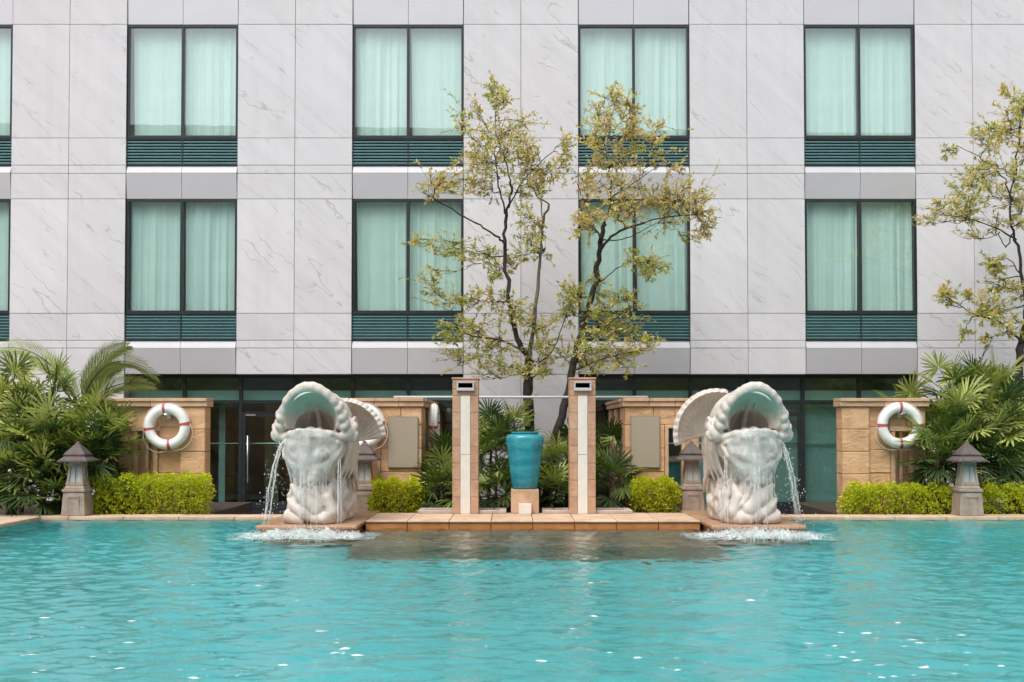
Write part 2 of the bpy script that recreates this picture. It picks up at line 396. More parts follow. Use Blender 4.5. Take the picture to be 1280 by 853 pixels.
# floating foam flecks in the foreground
fl = MB()
def fleck(x, y, rx, ry):
    n = 9; z = float(ripple(np.array([x]), np.array([y]))[0])+.006; rot = random.gauss(0, .3)
    vs = []
    for j in range(n):
        a = 2*PI*j/n; q = random.uniform(.6, 1.1); px_, py_ = rx*q*math.cos(a), ry*q*math.sin(a)
        vs.append((x+px_*math.cos(rot)-py_*math.sin(rot), y+px_*math.sin(rot)+py_*math.cos(rot), z))
    vs.append((x, y, z+min(rx, ry)*.35)); fl.add(vs, [(j, (j+1) % n, n) for j in range(n)])
for (cx_, cy_, n_, sx_, sy_) in ((60, 815, 18, 75, 25), (230, 790, 16, 80, 40), (420, 800, 14, 60, 30), (250, 840, 10, 90, 10), (700, 800, 14, 70, 30), (850, 810, 8, 60, 30),
                                 (1130, 815, 16, 100, 18), (1150, 835, 9, 90, 8), (1160, 790, 8, 70, 20), (560, 760, 8, 120, 30), (900, 740, 10, 250, 30), (300, 735, 8, 200, 20), (1050, 800, 10, 60, 20)):
    for _ in range(n_):
        px_, py_ = random.gauss(cx_, sx_*.6), random.gauss(cy_, sy_*.7)
        if py_ < 705: continue
        Y_ = EYE*F/(py_-HOR); w_ = random.choice((.010, .012, .016, .022, .03, .045))*random.uniform(.7, 1.3)
        fleck((px_-640)/F*Y_, Y_, w_, w_*random.uniform(.25, .55))
tag(fl.build('foam_flecks', M['white_paint'], smooth=True), kind='stuff')

# ================================================================== HOTEL BUILDING
FY = 21.2                                            # stone face
hotel = tag(empty('hotel_building', (0, FY, GZ)), 'grey stone hotel block with teal curtained windows behind the pool', 'building')
OFF = Vector((0, FY, GZ))
def hb(mb, name, mats, parent=None, **k):            # world-coordinate mesh under the hotel
    o = mb.build(name, mats, **k); par = parent or hotel; o.parent = par
    if par is hotel: o.location = -OFF
    return o
pxm = FY/F
def bx(i): return X(157+283*i, FY, 249)             # left edge of bay i
BW = X(296.3, FY, 249)-X(157, FY, 249); STEP = 283*pxm
zj = [Zp(q, FY) for q in (468, 435.2, 425.5, 391.8, 248.8, 216.8, 206.6, 172.6, 30.6)]
ZTOP = zj[-1]+1.5
zrows = [zj[0], zj[1], zj[2], zj[3], zj[4], zj[5], zj[6], zj[7], zj[8], ZTOP]
BAYS = range(-1, 6)
w = MB()
GAP = .005
def panel(w, x0, x1, z0, z1):
    dy = random.uniform(-.002, .002)
    w.box(x0+GAP, x1-GAP, FY+dy, FY+.035, z0+GAP, z1-GAP)
piers = []
for i in range(-2, 6):
    x0 = bx(i)+BW; x1 = bx(i+1); xm = (x0+x1)/2; piers.append((x0, x1))
    grounded = i in (-2, -1, 1, 3, 4, 5); w = MB()
    for q in range(len(zrows)-1):
        for (a, e) in ((x0, xm), (xm, x1)): panel(w, a, e, zrows[q], zrows[q+1])
    if grounded:
        for (z0, z1) in ((GZ, .55), (.55, zj[0]-.0)):
            for (a, e) in ((x0, xm), (xm, x1)): panel(w, a, e, z0, z1)
    hb(w, 'stone_cladding', M['stone'])
# core: structural wall behind the cladding with the bay openings left free, slabs, rear rooms
cw = MB()
for i, (x0, x1) in zip(range(-2, 6), piers):
    g_ = GZ if i in (-2, -1, 1, 3, 4, 5) else zj[0]
    jb = MB(); jb.box(x0, x1, FY+.037, FY+.3, g_, ZTOP); hb(jb, 'pier_core', M['joint'])
XL, XR = piers[0][0], piers[-1][1]
cw.box(XL, XR, FY+.32, FY+4.6, zj[0]+.02, zj[0]+.3)          # slab over ground floor
cw.box(XL, XR, FY+.30, FY+4.6, zj[5]-.05, zj[5]+.35)
cw.box(XL, XR, FY+.30, FY+4.6, ZTOP-.3, ZTOP)
cw.box(XL, XR, FY+4.6, FY+4.8, GZ, ZTOP)
cw.box(XL-.2, XL, FY+.04, FY+4.8, GZ, ZTOP); cw.box(XR, XR+.2, FY+.04, FY+4.8, GZ, ZTOP)
for (x0, x1) in piers:
    cw.box((x0+x1)/2-.08, (x0+x1)/2+.08, FY+.32, FY+4.6, zj[0]+.3, ZTOP-.3)
hb(cw, 'interior_wall', M['room'])
fl_ = MB(); fl_.box(XL, XR, FY+.3, FY+4.6, GZ+.004, GZ+.03); hb(fl_, 'interior_floor', M['carpet'])
# bays
def window_mesh(kind):
    W, H = BW, (zj[4]-zj[3]); f = MB(); fw = .045; y0, y1 = .03, .10
    f.box(.008, fw, y0, y1, 0, H); f.box(W-fw, W-.008, y0, y1, 0, H)
    f.box(fw, W-fw, y0, y1, 0, fw+.01); f.box(fw, W-fw, y0, y1, H-fw, H); f.box(W/2-.025, W/2+.025, y0-.004, y1, fw+.01, H-fw)
    # sealed reveal
    f.box(.002, .006, .0, .3, 0, H); f.box(W-.006, W-.002, .0, .3, 0, H)
    return f
wf = window_mesh(0); wproto = wf.build('window', M['frame'])
H = zj[4]-zj[3]
def sheet(mb, x0, x1, y, z0, z1): mb.add([(x0, y, z0), (x1, y, z0), (x1, y, z1), (x0, y, z1)], [(0, 1, 2, 3)])
pm = MB(); sheet(pm, 0, BW/2-.07, 0, 0, H-.1); pane_me = pm.build('pane', M['glass'])
def curtain_mesh(wd, ht, seed, flare=.0):
    r = random.Random(seed); mb = MB(); n = 110; rows = 10; vs = []
    k = r.uniform(.25, 1.15); ph = [r.random()*6 for _ in range(6)]
    e0 = r.choice((0, 0, .015, .05)); e1 = r.choice((0, 0, .02, .06)); fr = [r.uniform(11, 17), r.uniform(24, 38), r.uniform(60, 85)]
    for j in range(rows+1):
        tz = j/rows
        for i in range(n+1):
            u = i/n; xw = wd*(e0*(1-tz*.6)+u*(1-(e0+e1)*(1-tz*.4)))
            w1 = u*wd+.045*math.sin(u*wd*7+ph[3])+.03*math.sin(u*wd*3.1+ph[4]); env = .35+.65*abs(math.sin(u*2.6+ph[5]))
            yy_ = k*env*sum(a*(1.25-.5*tz)*math.sin(fq*w1+p+.35*math.sin(tz*2.4+p+u*3)) for a, fq, p in zip((.024, .014, .005), fr, ph))
            vs.append((xw, yy_, ht*tz))
    fs = [(j*(n+1)+i, j*(n+1)+i+1, (j+1)*(n+1)+i+1, (j+1)*(n+1)+i) for j in range(rows) for i in range(n)]
    mb.add(vs, fs); return mb
cur = [curtain_mesh(BW/2-.05, H-.03, 10+q).build('curtain', M['curtain'], smooth=True) for q in range(13)]
gr = MB(); LH = zj[3]-zj[2]
gr.box(.01, BW-.01, .12, .16, .01, LH-.01, 1)
for (a, e) in ((.01, BW/2-.012), (BW/2+.012, BW-.01)):
    ns = 8
    for q in range(ns):
        z = .035+(LH-.05)*q/ns; dz = (LH-.05)/ns
        gr.add([(a, .035, z), (e, .035, z), (e, .035, z+dz*.5), (a, .035, z+dz*.5), (a, .1, z+dz*.3), (e, .1, z+dz*.3), (e, .1, z+dz*.95), (a, .1, z+dz*.95)],
               [(0, 1, 2, 3), (3, 2, 6, 7), (1, 0, 4, 5), (0, 3, 7, 4), (2, 1, 5, 6)], 0)
gr.box(.006, BW-.006, .025, .12, 0, .03, 1); gr.box(.006, BW-.006, .025, .12, LH-.02, LH, 1)
gr.box(BW/2-.012, BW/2+.012, .025, .12, .03, LH-.02, 1); gr.box(.006, .012, .02, .12, .03, LH-.02, 1); gr.box(BW-.012, BW-.006, .02, .12, .03, LH-.02, 1)
gproto = gr.build('louvre_grille', [M['slat'], M['frame']])
def spandrel(zlo, zmid, zhi, name='spandrel'):
    sp_ = MB()
    for (a, e) in ((.012, BW/2-.004), (BW/2+.004, BW-.012)):
        # face leans in slightly at the foot, sloping pale sill on top
        sp_.add([(a, .03, zlo+.008), (e, .03, zlo+.008), (e, -.012, zmid-.004), (a, -.012, zmid-.004), (a, .14, zlo+.008), (e, .14, zlo+.008), (e, .14, zmid-.004), (a, .14, zmid-.004)],
                [(0, 1, 2, 3), (1, 0, 4, 5), (0, 3, 7, 4), (2, 1, 5, 6), (3, 2, 6, 7)], 0)
        if zhi: sp_.add([(a, -.012, zmid), (e, -.012, zmid), (e, .05, zhi-.006), (a, .05, zhi-.006), (a, .14, zmid), (e, .14, zmid), (e, .14, zhi-.006), (a, .14, zhi-.006)],
                [(0, 1, 2, 3), (3, 2, 6, 7), (0, 3, 7, 4), (2, 1, 5, 6)], 1)
    return sp_
sp1 = spandrel(0, zj[1]-zj[0], zj[2]-zj[0]).build('spandrel', [M['panel'], M['ledge_metal']])
sp3 = spandrel(0, ZTOP-zj[8], None).build('spandrel', [M['panel'], M['ledge_metal']])
first = True
def place(proto, x, y, z, parent=hotel):
    global COL
    o = proto if proto.parent is None else proto.copy()
    if o is not proto: COL.objects.link(o)
    o.parent = parent
    o.location = Vector((x, y, z))-OFF if parent is hotel else Vector((x, y, z))
    return o
cn = 0
for i in BAYS:
    x = bx(i)
    for lev, (z3, z2) in enumerate(((zj[3], zj[2]), (zj[7], zj[6]))):
        wn = place(wproto, x, FY, z3)
        for (dx) in (.045, BW/2+.025):
            place(pane_me, dx, .062, .055, wn)
            pr = cur[(cn*5+i) % 13]; cn += 1
            place(pr, dx+random.uniform(-.01, .01), .20, .03, wn)
        place(gproto, x, FY, z2)
        place(sp1, x, FY, zj[0] if lev == 0 else zj[4])
    place(sp3, x, FY, zj[8])
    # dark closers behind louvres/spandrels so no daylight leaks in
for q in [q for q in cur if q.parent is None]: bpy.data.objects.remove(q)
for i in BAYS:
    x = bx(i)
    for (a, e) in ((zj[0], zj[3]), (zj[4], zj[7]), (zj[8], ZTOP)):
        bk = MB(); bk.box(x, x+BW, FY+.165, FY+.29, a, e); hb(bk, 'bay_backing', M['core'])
# ground floor storefront
GY = FY+.34
def gx(px): return X(px, GY, 540)
zt0, zt1 = Zp(503.5, GY), Zp(500.5, GY); zh = zj[0]
def storefront(pxs, door, tone):
    fr = MB()
    x0, x1 = gx(pxs[0]), gx(pxs[-1])
    fr.box(x0, x1, GY-.03, GY+.05, zh-.065, zh+.02); fr.box(x0, x1, GY-.03, GY+.05, zt0, zt1); fr.box(x0, x1, GY-.035, GY+.05, GZ+.004, GZ+.16)
    for p_ in pxs:
        q = gx(p_); fr.box(q-.032, q+.032, GY-.04, GY+.06, GZ+.005, zh-.066)
    fr_o = hb(fr, 'glazing_frame', M['frame'])
    for a, e in zip(pxs[:-1], pxs[1:]):
        xa, xe = gx(a)+.033, gx(e)-.033
        t = MB(); sheet(t, xa, xe, GY, zt1+.001, zh-.066); o = t.build('pane', M['glass_dark'], parent=fr_o)
        if a == door:
            zd = Zp(517, GY)
            t = MB(); sheet(t, xa, xe, GY, zd+.03, zt0-.001); t.build('pane', M['glass_dark'], parent=fr_o)
            D = MB(); st = .06
            D.box(xa, xa+st, GY-.03, GY+.03, GZ+.17, zd); D.box(xe-st, xe, GY-.03, GY+.03, GZ+.17, zd)
            D.box(xa+st, xe-st, GY-.03, GY+.03, zd-st, zd); D.box(xa+st, xe-st, GY-.03, GY+.03, GZ+.17, GZ+.30); D.box(xa, xe, GY-.036, GY+.04, zd+.004, zd+.03)
            dr = hb(D, 'door', M['frame'])
            t = MB(); sheet(t, xa+st, xe-st, GY, GZ+.30, zd-st); t.build('pane', M['glass_dark'], parent=dr)
            t = MB(); t.tube([(xa+.12, GY-.09, .35), (xa+.12, GY-.09, 1.25)], .014); t.tube([(xa+.12, GY-.09, .4), (xa+.12, GY, .4)], .01); t.tube([(xa+.12, GY-.09, 1.2), (xa+.12, GY, 1.2)], .01)
            t.build('handle', M['chrome'], parent=dr, smooth=True)
            t = MB(); t.box(xa+.07, xa+.26, GY-.045, GY-.031, zd-.05, zd-.012); t.build('door_closer', M['chrome'], parent=dr)
        else:
            t = MB(); sheet(t, xa, xe, GY, GZ+.161, zt0-.001); t.build('pane', M['glass_dark'], parent=fr_o)
    t = MB(); zr = Zp(554.5, GY+.1); t.tube([(x0, GY+.12, zr), (x1, GY+.12, zr)], .012); t.build('guard_rail', M['chrome'], parent=fr_o, smooth=True)
    t = MB(); t.box(x0, x1, GY+.14, GY+.18, zt0-.0, zt1+.19); t.build('bulkhead', M['blind'], parent=fr_o)
    return fr_o
storefront([159, 230.5, 301, 371, 441, 510.5, 578], 301, 0)
storefront([724, 793, 863, 933.5, 1003.5, 1074, 1144], 933.5, 1)
# interior fittings glimpsed through the ground-floor glass
it = MB()
it.box(gx(308), gx(326), GY+1.6, GY+1.68, GZ+.03, 1.9); hb(it, 'interior_door', M['wood_pale'])
it = MB(); it.box(gx(327), gx(560), GY+2.2, GY+2.3, GZ+.03, 2.2); it.box(gx(240), gx(262), GY+1.9, GY+2.0, GZ+.03, 2.0); hb(it, 'timber_panel', M['wood'])
it = MB()
for (a, e, y_) in ((266, 274, .45),): it.box(gx(a), gx(e), GY+y_, GY+y_+.05, GZ+.03, 2.1)
hb(it, 'blind', M['blind_dark'])
it = MB(); it.box(gx(866), gx(1142), GY+.16, GY+.18, GZ+.2, zt0-.03); hb(it, 'blind', M['blind_dark'])
it = MB(); it.box(gx(283), gx(300), GY+.8, GY+1.3, GZ+.4, .42); it.box(gx(250), gx(298), GY+1.0, GY+1.5, .42, .46)
for (a) in (252, 296): it.box(gx(a), gx(a)+.05, GY+1.0, GY+1.05, GZ+.03, .42)
hb(it, 'interior_desk', M['frame'])

# ================================================================== SANDSTONE WALLS
WY = 18.0
ztop = Zp(498, WY); zcap = Zp(508.5, WY)
def blocks(mb, x0, x1, z0, z1, y0, y1, rows, cols, stagger=True, dy=.012):
    for r in range(rows):
        za, zb = z0+(z1-z0)*r/rows, z0+(z1-z0)*(r+1)/rows
        cuts = [x0]+[x0+(x1-x0)*(q+(random.uniform(-.15, .15)))/cols for q in range(1, cols)]+[x1]
        for a, e in zip(cuts[:-1], cuts[1:]):
            mb.box(a+.003, e-.003, y0+random.uniform(-dy, dy), y1, za+.003, zb-.003)
BZ = .0
def cap(name_parent, x0, x1, y0, y1, mat):
    m = MB(); k = max(1, round((x1-x0)/.75)); wd = (x1-x0)/k
    for i in range(k):
        m.box(x0+i*wd+.002, x0+(i+1)*wd-.002, y0, y1, zcap, ztop-.055); m.box(x0+i*wd-.0+.002, x0+(i+1)*wd-.002, y0-.025, y1, ztop-.053, ztop)
    return m.build('cap', mat, parent=name_parent, bevel=.008)
def wallx(p): return X(p, WY, 560)
# far left wall
def side_wall(xa, xb, pil, nic0, nic1, label):
    root = tag(empty('sandstone_wall', ((xa+xb)/2, WY, BZ)), label, 'wall')
    m = MB(); dp = .30; o0 = Vector(root.location)
    L = lambda x: x-o0.x
    # pilaster at the inner end, blockwork, framed niche towards the outer end
    p0, p1 = pil; m2 = MB(); blocks(m2, L(p0), L(p1), -.06, zcap-.004, -.03, dp, 5, 1, dy=.006)
    m2.build('pilaster', M['sand'], parent=root, bevel=.012)
    lo, hi = (xa, p0) if abs(p1-xb) < 1e-6 else (p1, xb)
    n0, n1 = nic0, nic1; zn = Zp(534, WY)
    blocks(m, L(lo), L(n0), -.06, zn, .03, dp, 4, max(1, round((n0-lo)/.45)))
    blocks(m, L(n1), L(hi), -.06, zn, .03, dp, 4, max(1, round((hi-n1)/.45)))
    blocks(m, L(lo), L(hi), zn, zcap-.004, .03, dp, 1, 3)
    m.build('blockwork', M['sand'], parent=root, bevel=.01)
    m = MB(); m.box(L(n0), L(n1), .16, dp-.01, -.06, zn); m.build('niche_back', M['sand_trim'], parent=root)
    m = MB(); t = .07
    m.box(L(n0)+.002, L(n0)+t, -.0, .155, -.06, zn-t); m.box(L(n1)-t, L(n1)-.002, -.0, .155, -.06, zn-t); m.box(L(n0)-.03, L(n1)+.03, -.012, .155, zn-t+.002, zn+.01)
    m.box(L((n0+n1)/2)-.03, L((n0+n1)/2)+.03, .08, .155, -.06, zn-t)
    m.build('niche_frame', M['sand_trim'], parent=root, bevel=.01)
    cap(root, L(xa)-.035, L(xb)+.035, -.06, dp+.03, M['sand_trim'])
    return root
side_wall(wallx(121), wallx(257), (wallx(226), wallx(257)), wallx(166), wallx(197), 'sandstone garden wall with life ring beside the feathery palm on the left')
side_wall(wallx(1052), wallx(1158), (wallx(1052), wallx(1086)), wallx(1114), wallx(1143), 'sandstone garden wall with life ring half hidden by fan palms, right')
# inner pavilions: front with plaque and doorway, flank running back to the building
def pavilion(xa, xb, flank_right, door0, door1, plaque, label, lab2):
    root = tag(empty('sandstone_pavilion', ((xa+xb)/2, WY, BZ)), label, 'wall')
    cx = root.location.x; L = lambda x: x-cx
    zd = Zp(531, WY); dp = .32
    m = MB()
    pa, pb = (door1, xb) if flank_right else (xa, door0)
    blocks(m, L(pa), L(pb), -.06, zd, -.0, dp, 4, 1, dy=.006)
    qa, qb = (xa, door0) if flank_right else (door1, xb)
    blocks(m, L(qa), L(qb), -.06, zd, -.0, dp, 4, 1, dy=.006)
    blocks(m, L(xa), L(xb), zd, zcap-.004, 0, dp, 1, 3, dy=.005)
    m.build('blockwork', M['sand'], parent=root, bevel=.008)
    # flank
    m = MB(); fx0, fx1 = (L(xb)-.3, L(xb)-.004) if flank_right else (L(xa)+.004, L(xa)+.3)
    ky = 5; ylen = FY-WY-.03-dp
    for q in range(ky):
        a, e = dp+.004+ylen*q/ky, dp+.004+ylen*(q+1)/ky
        out = .0 if q % 2 == 0 else .05
        x0_, x1_ = (fx0, fx1-out) if flank_right else (fx0+out, fx1)
        for r in range(4):
            za, zb = -.06+(zcap+.05)*r/4, -.06+(zcap+.05)*(r+1)/4
            m.box(x0_, x1_, a+.003, e-.003, za+.003, zb-.003)
    m.build('flank', M['sand_trim'], parent=root, bevel=.008)
    m = MB(); t = .06
    m.box(L(door0)+.002, L(door0)+t, -.02, .12, -.06, zd-t); m.box(L(door1)-t, L(door1)-.002, -.02, .12, -.06, zd-t); m.box(L(door0)+.002, L(door1)-.002, -.02, .12, zd-t+.002, zd-.002)
    m.build('door_frame', M['sand_trim'], parent=root, bevel=.008)
    cp = MB(); wd = (xb-xa+.07)/3
    for i in range(3):
        x0_ = L(xa)-.035+i*wd; cp.box(x0_+.002, x0_+wd-.002, -.045, dp+.02, zcap, ztop-.055); cp.box(x0_+.002, x0_+wd-.002, -.07, dp+.02, ztop-.053, ztop)
    s0, s1 = (L(xb)-.32, L(xb)+.035) if flank_right else (L(xa)-.035, L(xa)+.32)
    for q in range(4):
        a, e = dp+.022+(ylen-.02)*q/4, dp+.022+(ylen-.02)*(q+1)/4
        cp.box(s0, s1, a+.002, e-.002, zcap, ztop-.055); cp.box(s0-.02, s1+.02, a+.002, e-.002, ztop-.053, ztop-.001)
    cp.build('cap', M['sand_trim'], parent=root, bevel=.008)
    x0, x1, y0, y1 = plaque
    pq = MB(); a, e, z0, z1 = wallx(x0), wallx(x1), Zp(y1, WY), Zp(y0, WY)
    pq.box(-(e-a)/2, (e-a)/2, -.04, -.014, -(z1-z0)/2, (z1-z0)/2, 1); pq.box(-(e-a)/2+.012, (e-a)/2-.012, -.046, -.0405, -(z1-z0)/2+.012, (z1-z0)/2-.012, 0)
    o = pq.build('wall_plaque', [M['plaque'], M['plaque_edge']], loc=((a+e)/2, WY, (z0+z1)/2))
    tag(o, lab2, 'plaque')
    return root
pavilion(wallx(440), wallx(527), True, wallx(452), wallx(476), (485, 523, 521, 585), 'sandstone pavilion wall left of the urn with edge-on life ring', 'blank taupe plaque on the sandstone wall left of the urn')
pavilion(wallx(781.5), wallx(874), False, wallx(831), wallx(857), (788, 824.5, 520, 585), 'sandstone pavilion wall right of the urn with a teal-glazed doorway', 'blank taupe plaque on the sandstone wall right of the urn')
# shelf of terracotta things seen through left doorway
t = MB(); xa, xb = wallx(445), wallx(480); t.box(xa-.2, xb+.1, 19.6, 19.7, GZ+.01, 1.6)
tag(t.build('timber_screen', M['wood']), 'dark red timber screen inside the doorway behind the left fountain tail', 'screen')
# white rail resting on the two pavilions
r = MB(); zr = ztop+.022; r.tube([(X(492, 18.15), 18.15, zr), (X(810, 18.15), 18.15, zr)], .02, 10)
tag(r.build('steel_rail', M['ledge_metal'], smooth=True), 'thin white metal rail spanning between the two pavilion walls', 'rail')

# beds
def bed(x0, x1, y0, y1, z, kind_mat='soil'):
    m = MB(); m.box(x0, x1, y0, y1, GZ+.004, z); return m
bb = MB()
for (x0, x1, y0, y1, z) in ((-12, wallx(258), 17.41, FY-.02, -.0), (wallx(1051), 14, 17.41, FY-.02, .0), (X(452, 17.5), X(545, 19.2), 17.41, 17.97, .05), (X(770, 18.5), X(866, 17.6), 17.41, 17.97, .05), (-1.15, 1.62, 17.0, FY-.02, .06)):
    bb.box(x0, x1, y0, y1, GZ+.004, z)
struct('planting_bed', bb, M['soil'])

# ledge between the fountains
LX0, LX1 = -2.03, 2.61
ld = MB(); n = 8; wd = (LX1-LX0)/n
for i in range(n):
    ld.box(LX0+i*wd+.003, LX0+(i+1)*wd-.003, 15.52, 16.97, LEDZ-.028, LEDZ, 0)
    ld.box(LX0+i*wd+.003, LX0+(i+1)*wd-.003, 15.54, 15.9, -.2, LEDZ-.030, 1)
ld.box(LX0, LX1, 15.9, 17.4, -.9, LEDZ-.031, 1); 
struct('stone_ledge', ld, [M['coping'], M['wet']], bevel=.012)
# plinths
def plinth(x0, x1, label):
    r = tag(empty('fountain_plinth', ((x0+x1)/2, 16.4, 0)), label, 'plinth')
    m = MB(); h = (x1-x0)/2
    for i in range(3):
        for j in range(2):
            a, e = -h+2*h*j/2, -h+2*h*(j+1)/2
            m.box(a+.002, e-.002, -1.66+i*1.18+.002, -1.66+(i+1)*1.18-.002, LEDZ-.05, LEDZ)
    m.build('top_slab', M['coping_wet'], parent=r, bevel=.014)
    m = MB(); m.box(-h+.04, h-.04, -1.60, 1.84, -.9, LEDZ-.052); m.build('base', M['wet'], parent=r, bevel=.01)
    return r
M['coping_wet'] = sandstone('splashed_sandstone', (.46, .27, .16), .15, .25, 10)
M['coping_wet'].node_tree.nodes['Principled BSDF'].inputs['Roughness'].default_value = .3
plinth(-3.37, -2.035, 'wet sandstone plinth under the left fish fountain')
plinth(2.615, 3.87, 'wet sandstone plinth under the right fish fountain')

# troughs
def trough(px0, px1, label):
    y0, y1 = 16.80, 17.35; x0, x1 = X(px0, 16.8, 641), X(px1, 16.8, 641); m = MB(); z0, z1 = LEDZ, LEDZ+.05; t = .11; cx = (x0+x1)/2
    a, e = x0-cx, x1-cx
    m.box(a, e, 0, t, 0, z1-z0); m.box(a, e, y1-y0-t, y1-y0, 0, z1-z0); m.box(a, a+t, t+.002, y1-y0-t-.002, 0, z1-z0); m.box(e-t, e, t+.002, y1-y0-t-.002, 0, z1-z0)
    tag(m.build('planter_trough', M['curb'], bevel=.01, loc=(cx, y0, z0)), label, 'planter')
trough(522, 633, 'low grey stone trough around the foot of the left pillar')
trough(678, 791, 'low grey stone trough around the foot of the right pillar')
# pillars
def pillar(px0, px1, label):
    Y = 16.72; x0, x1 = X(px0, Y), X(px1, Y); zt = Zp(472, Y); h = (x1-x0)/2
    r = tag(empty('stone_pillar', ((x0+x1)/2, Y, LEDZ)), label, 'pillar'); ht = zt-LEDZ
    m = MB(); sw = .075; rows = 7
    zs = Zp(494.5, Y)-LEDZ
    for q in range(rows):
        a, e = zs*q/rows, zs*(q+1)/rows
        m.box(-h, -sw-.002, 0, h*2, a+.002, e-.002); m.box(sw+.002, h, 0, h*2, a+.002, e-.002)
    m.box(-sw-.001, sw+.001, .03, h*2-.01, .0, zs)
    # head with the slot
    z0, z1 = Zp(486, Y)-LEDZ, Zp(479, Y)-LEDZ; sl = .12
    m.box(-h, h, 0, 2*h, zs+.002, z0); m.box(-h, -sl, 0, 2*h, z0+.002, z1-.002); m.box(sl, h, 0, 2*h, z0+.002, z1-.002); m.box(-h, h, 0, 2*h, z1, ht-.03)
    m.box(-h-.012, h+.012, -.012, 2*h+.012, ht-.028, ht)
    m.build('shaft', M['sand_pink'], parent=r, bevel=.006)
    m = MB()
    for q in range(2): m.box(-sw+.002, sw-.002, -.008, .028, zs*q/2+.003, zs*(q+1)/2-.003)
    m.build('marble_strip', M['marble'], parent=r, bevel=.004)
    m = MB(); m.box(-sl+.001, sl-.001, .25, .27, z0+.001, z1-.001); m.build('slot_back', M['dark'], parent=r)
    m = MB(); m.box(-sl-.01, sl+.01, -.05, .1, z0-.03, z0+.012); m.box(-sl-.01, -sl+.012, -.05, .1, z0+.014, z1); m.box(sl-.012, sl+.01, -.05, .1, z0+.014, z1); m.box(-sl-.01, sl+.01, -.05, .1, z1+.002, z1+.022)
    m.build('spout', M['ledge_metal'], parent=r)
    return r
pillar(565.5, 598, 'tall sandstone pillar with cream strip left of the urn'); pillar(712, 744.5, 'tall sandstone pillar with cream strip right of the urn')
# urn and pedestal
Y = 17.0; ux = X(656, Y); uz0 = Zp(611, Y); uz1 = Zp(540, Y); uh = uz1-uz0; ur = (X(680.5, Y)-X(631.5, Y))/2
pd = MB(); a = .21
pd.box(-a, a, -a, a, 0, uz0-LEDZ-.002, 0); pr = tag(empty('urn_pedestal', (ux, Y, LEDZ)), 'square sandstone pedestal carrying the turquoise urn', 'pedestal')
pd.build('block', M['sand_trim'], parent=pr, bevel=.015)
pd = MB(); pd.box(-.095, .095, -a-.1, -a-.001, 0, .155); pd.build('spout_block', M['marble'], parent=pr, bevel=.006)
def facet(w, z):
    k = math.cos(PI/8)/math.cos(((w+PI/8) % (PI/4))-PI/8); return 1.0*(.45+.55*k)
ub = MB(); prof = [(.60, 0), (.66, .02), (.72, .15), (.80, .35), (.89, .58), (.965, .78), (1.0, .87), (.985, .91), (.90, .945), (.74, .955), (.67, .96), (.67, .972), (.72, .978), (.73, .99), (.72, 1.0), (.62, 1.0), (.58, .95), (.5, .6), (.1, .5)]
ub.lathe([(q*ur*1.01, z*uh) for q, z in prof], 72, rf=facet)
uo = ub.build('urn', M['urn'], smooth=True, loc=(ux, Y, uz0)); tag(uo, 'tall turquoise glazed urn with faceted shoulder on sandstone pedestal', 'urn')
uo.modifiers.new('es', 'EDGE_SPLIT').split_angle = R_(50)

# ================================================================== LIFE RINGS
def make_ring():
    r = empty('life_ring'); m = MB(); m.torus(.288, .081, n=64, k=16); m.build('ring', M['white_paint'], parent=r, smooth=True)
    for q in range(4):
        m = MB(); a = R_(8+90*q); m.torus(.288, .0845, a-.075, a+.075, n=8, k=16); m.build('band', M['red'], parent=r, smooth=True)
    m = MB()
    for q in range(4):
        a0, a1 = R_(8+90*q), R_(8+90*(q+1)); pts = []
        for i in range(13):
            tt = i/12; a = a0+(a1-a0)*tt; rr = .368+.05*math.sin(tt*PI)*(1.6 if q in (2, 3) else .3); pts.append((rr*math.cos(a), -.01, rr*math.sin(a)))
        m.tube(pts, .005, 6)
    m.build('rope', M['rope'], parent=r, smooth=True)
    m = MB(); m.tube([(0, .11, .2), (0, -.02, .2), (0, -.03, .17), (0, -.1, .2)], .012, 8); m.box(-.03, .03, .095, .115, .12, .26); m.build('hook', M['chrome'], parent=r)
    return r
ring = make_ring(); c_ = P(209, 533.5, WY-.1); ring.location = (c_.x, WY-.11, c_.z); ring.rotation_euler = (0, R_(0), 0)
tag(ring, 'white life ring with red bands on the far left sandstone wall', 'life ring', 'life rings hung on the garden walls')
r2 = copy_tree(ring); c_ = P(1125, 532, WY-.1); r2.location = (c_.x, WY-.11, c_.z); r2.rotation_euler = (0, R_(8), 0); r2['label'] = 'white life ring with red bands beside the fan palms on the right wall'
r3 = copy_tree(ring); r3.location = (X(527, WY)+.115, WY+1.25, Zp(531, WY+1.25)); r3.rotation_euler = (0, 0, R_(90)); r3['label'] = 'life ring seen edge-on on the flank of the left pavilion'
r4 = copy_tree(ring); c_ = P(453, 533, WY-.1); r4.location = (c_.x, WY-.14, c_.z); r4['label'] = 'life ring mostly hidden behind the left fountain tail'

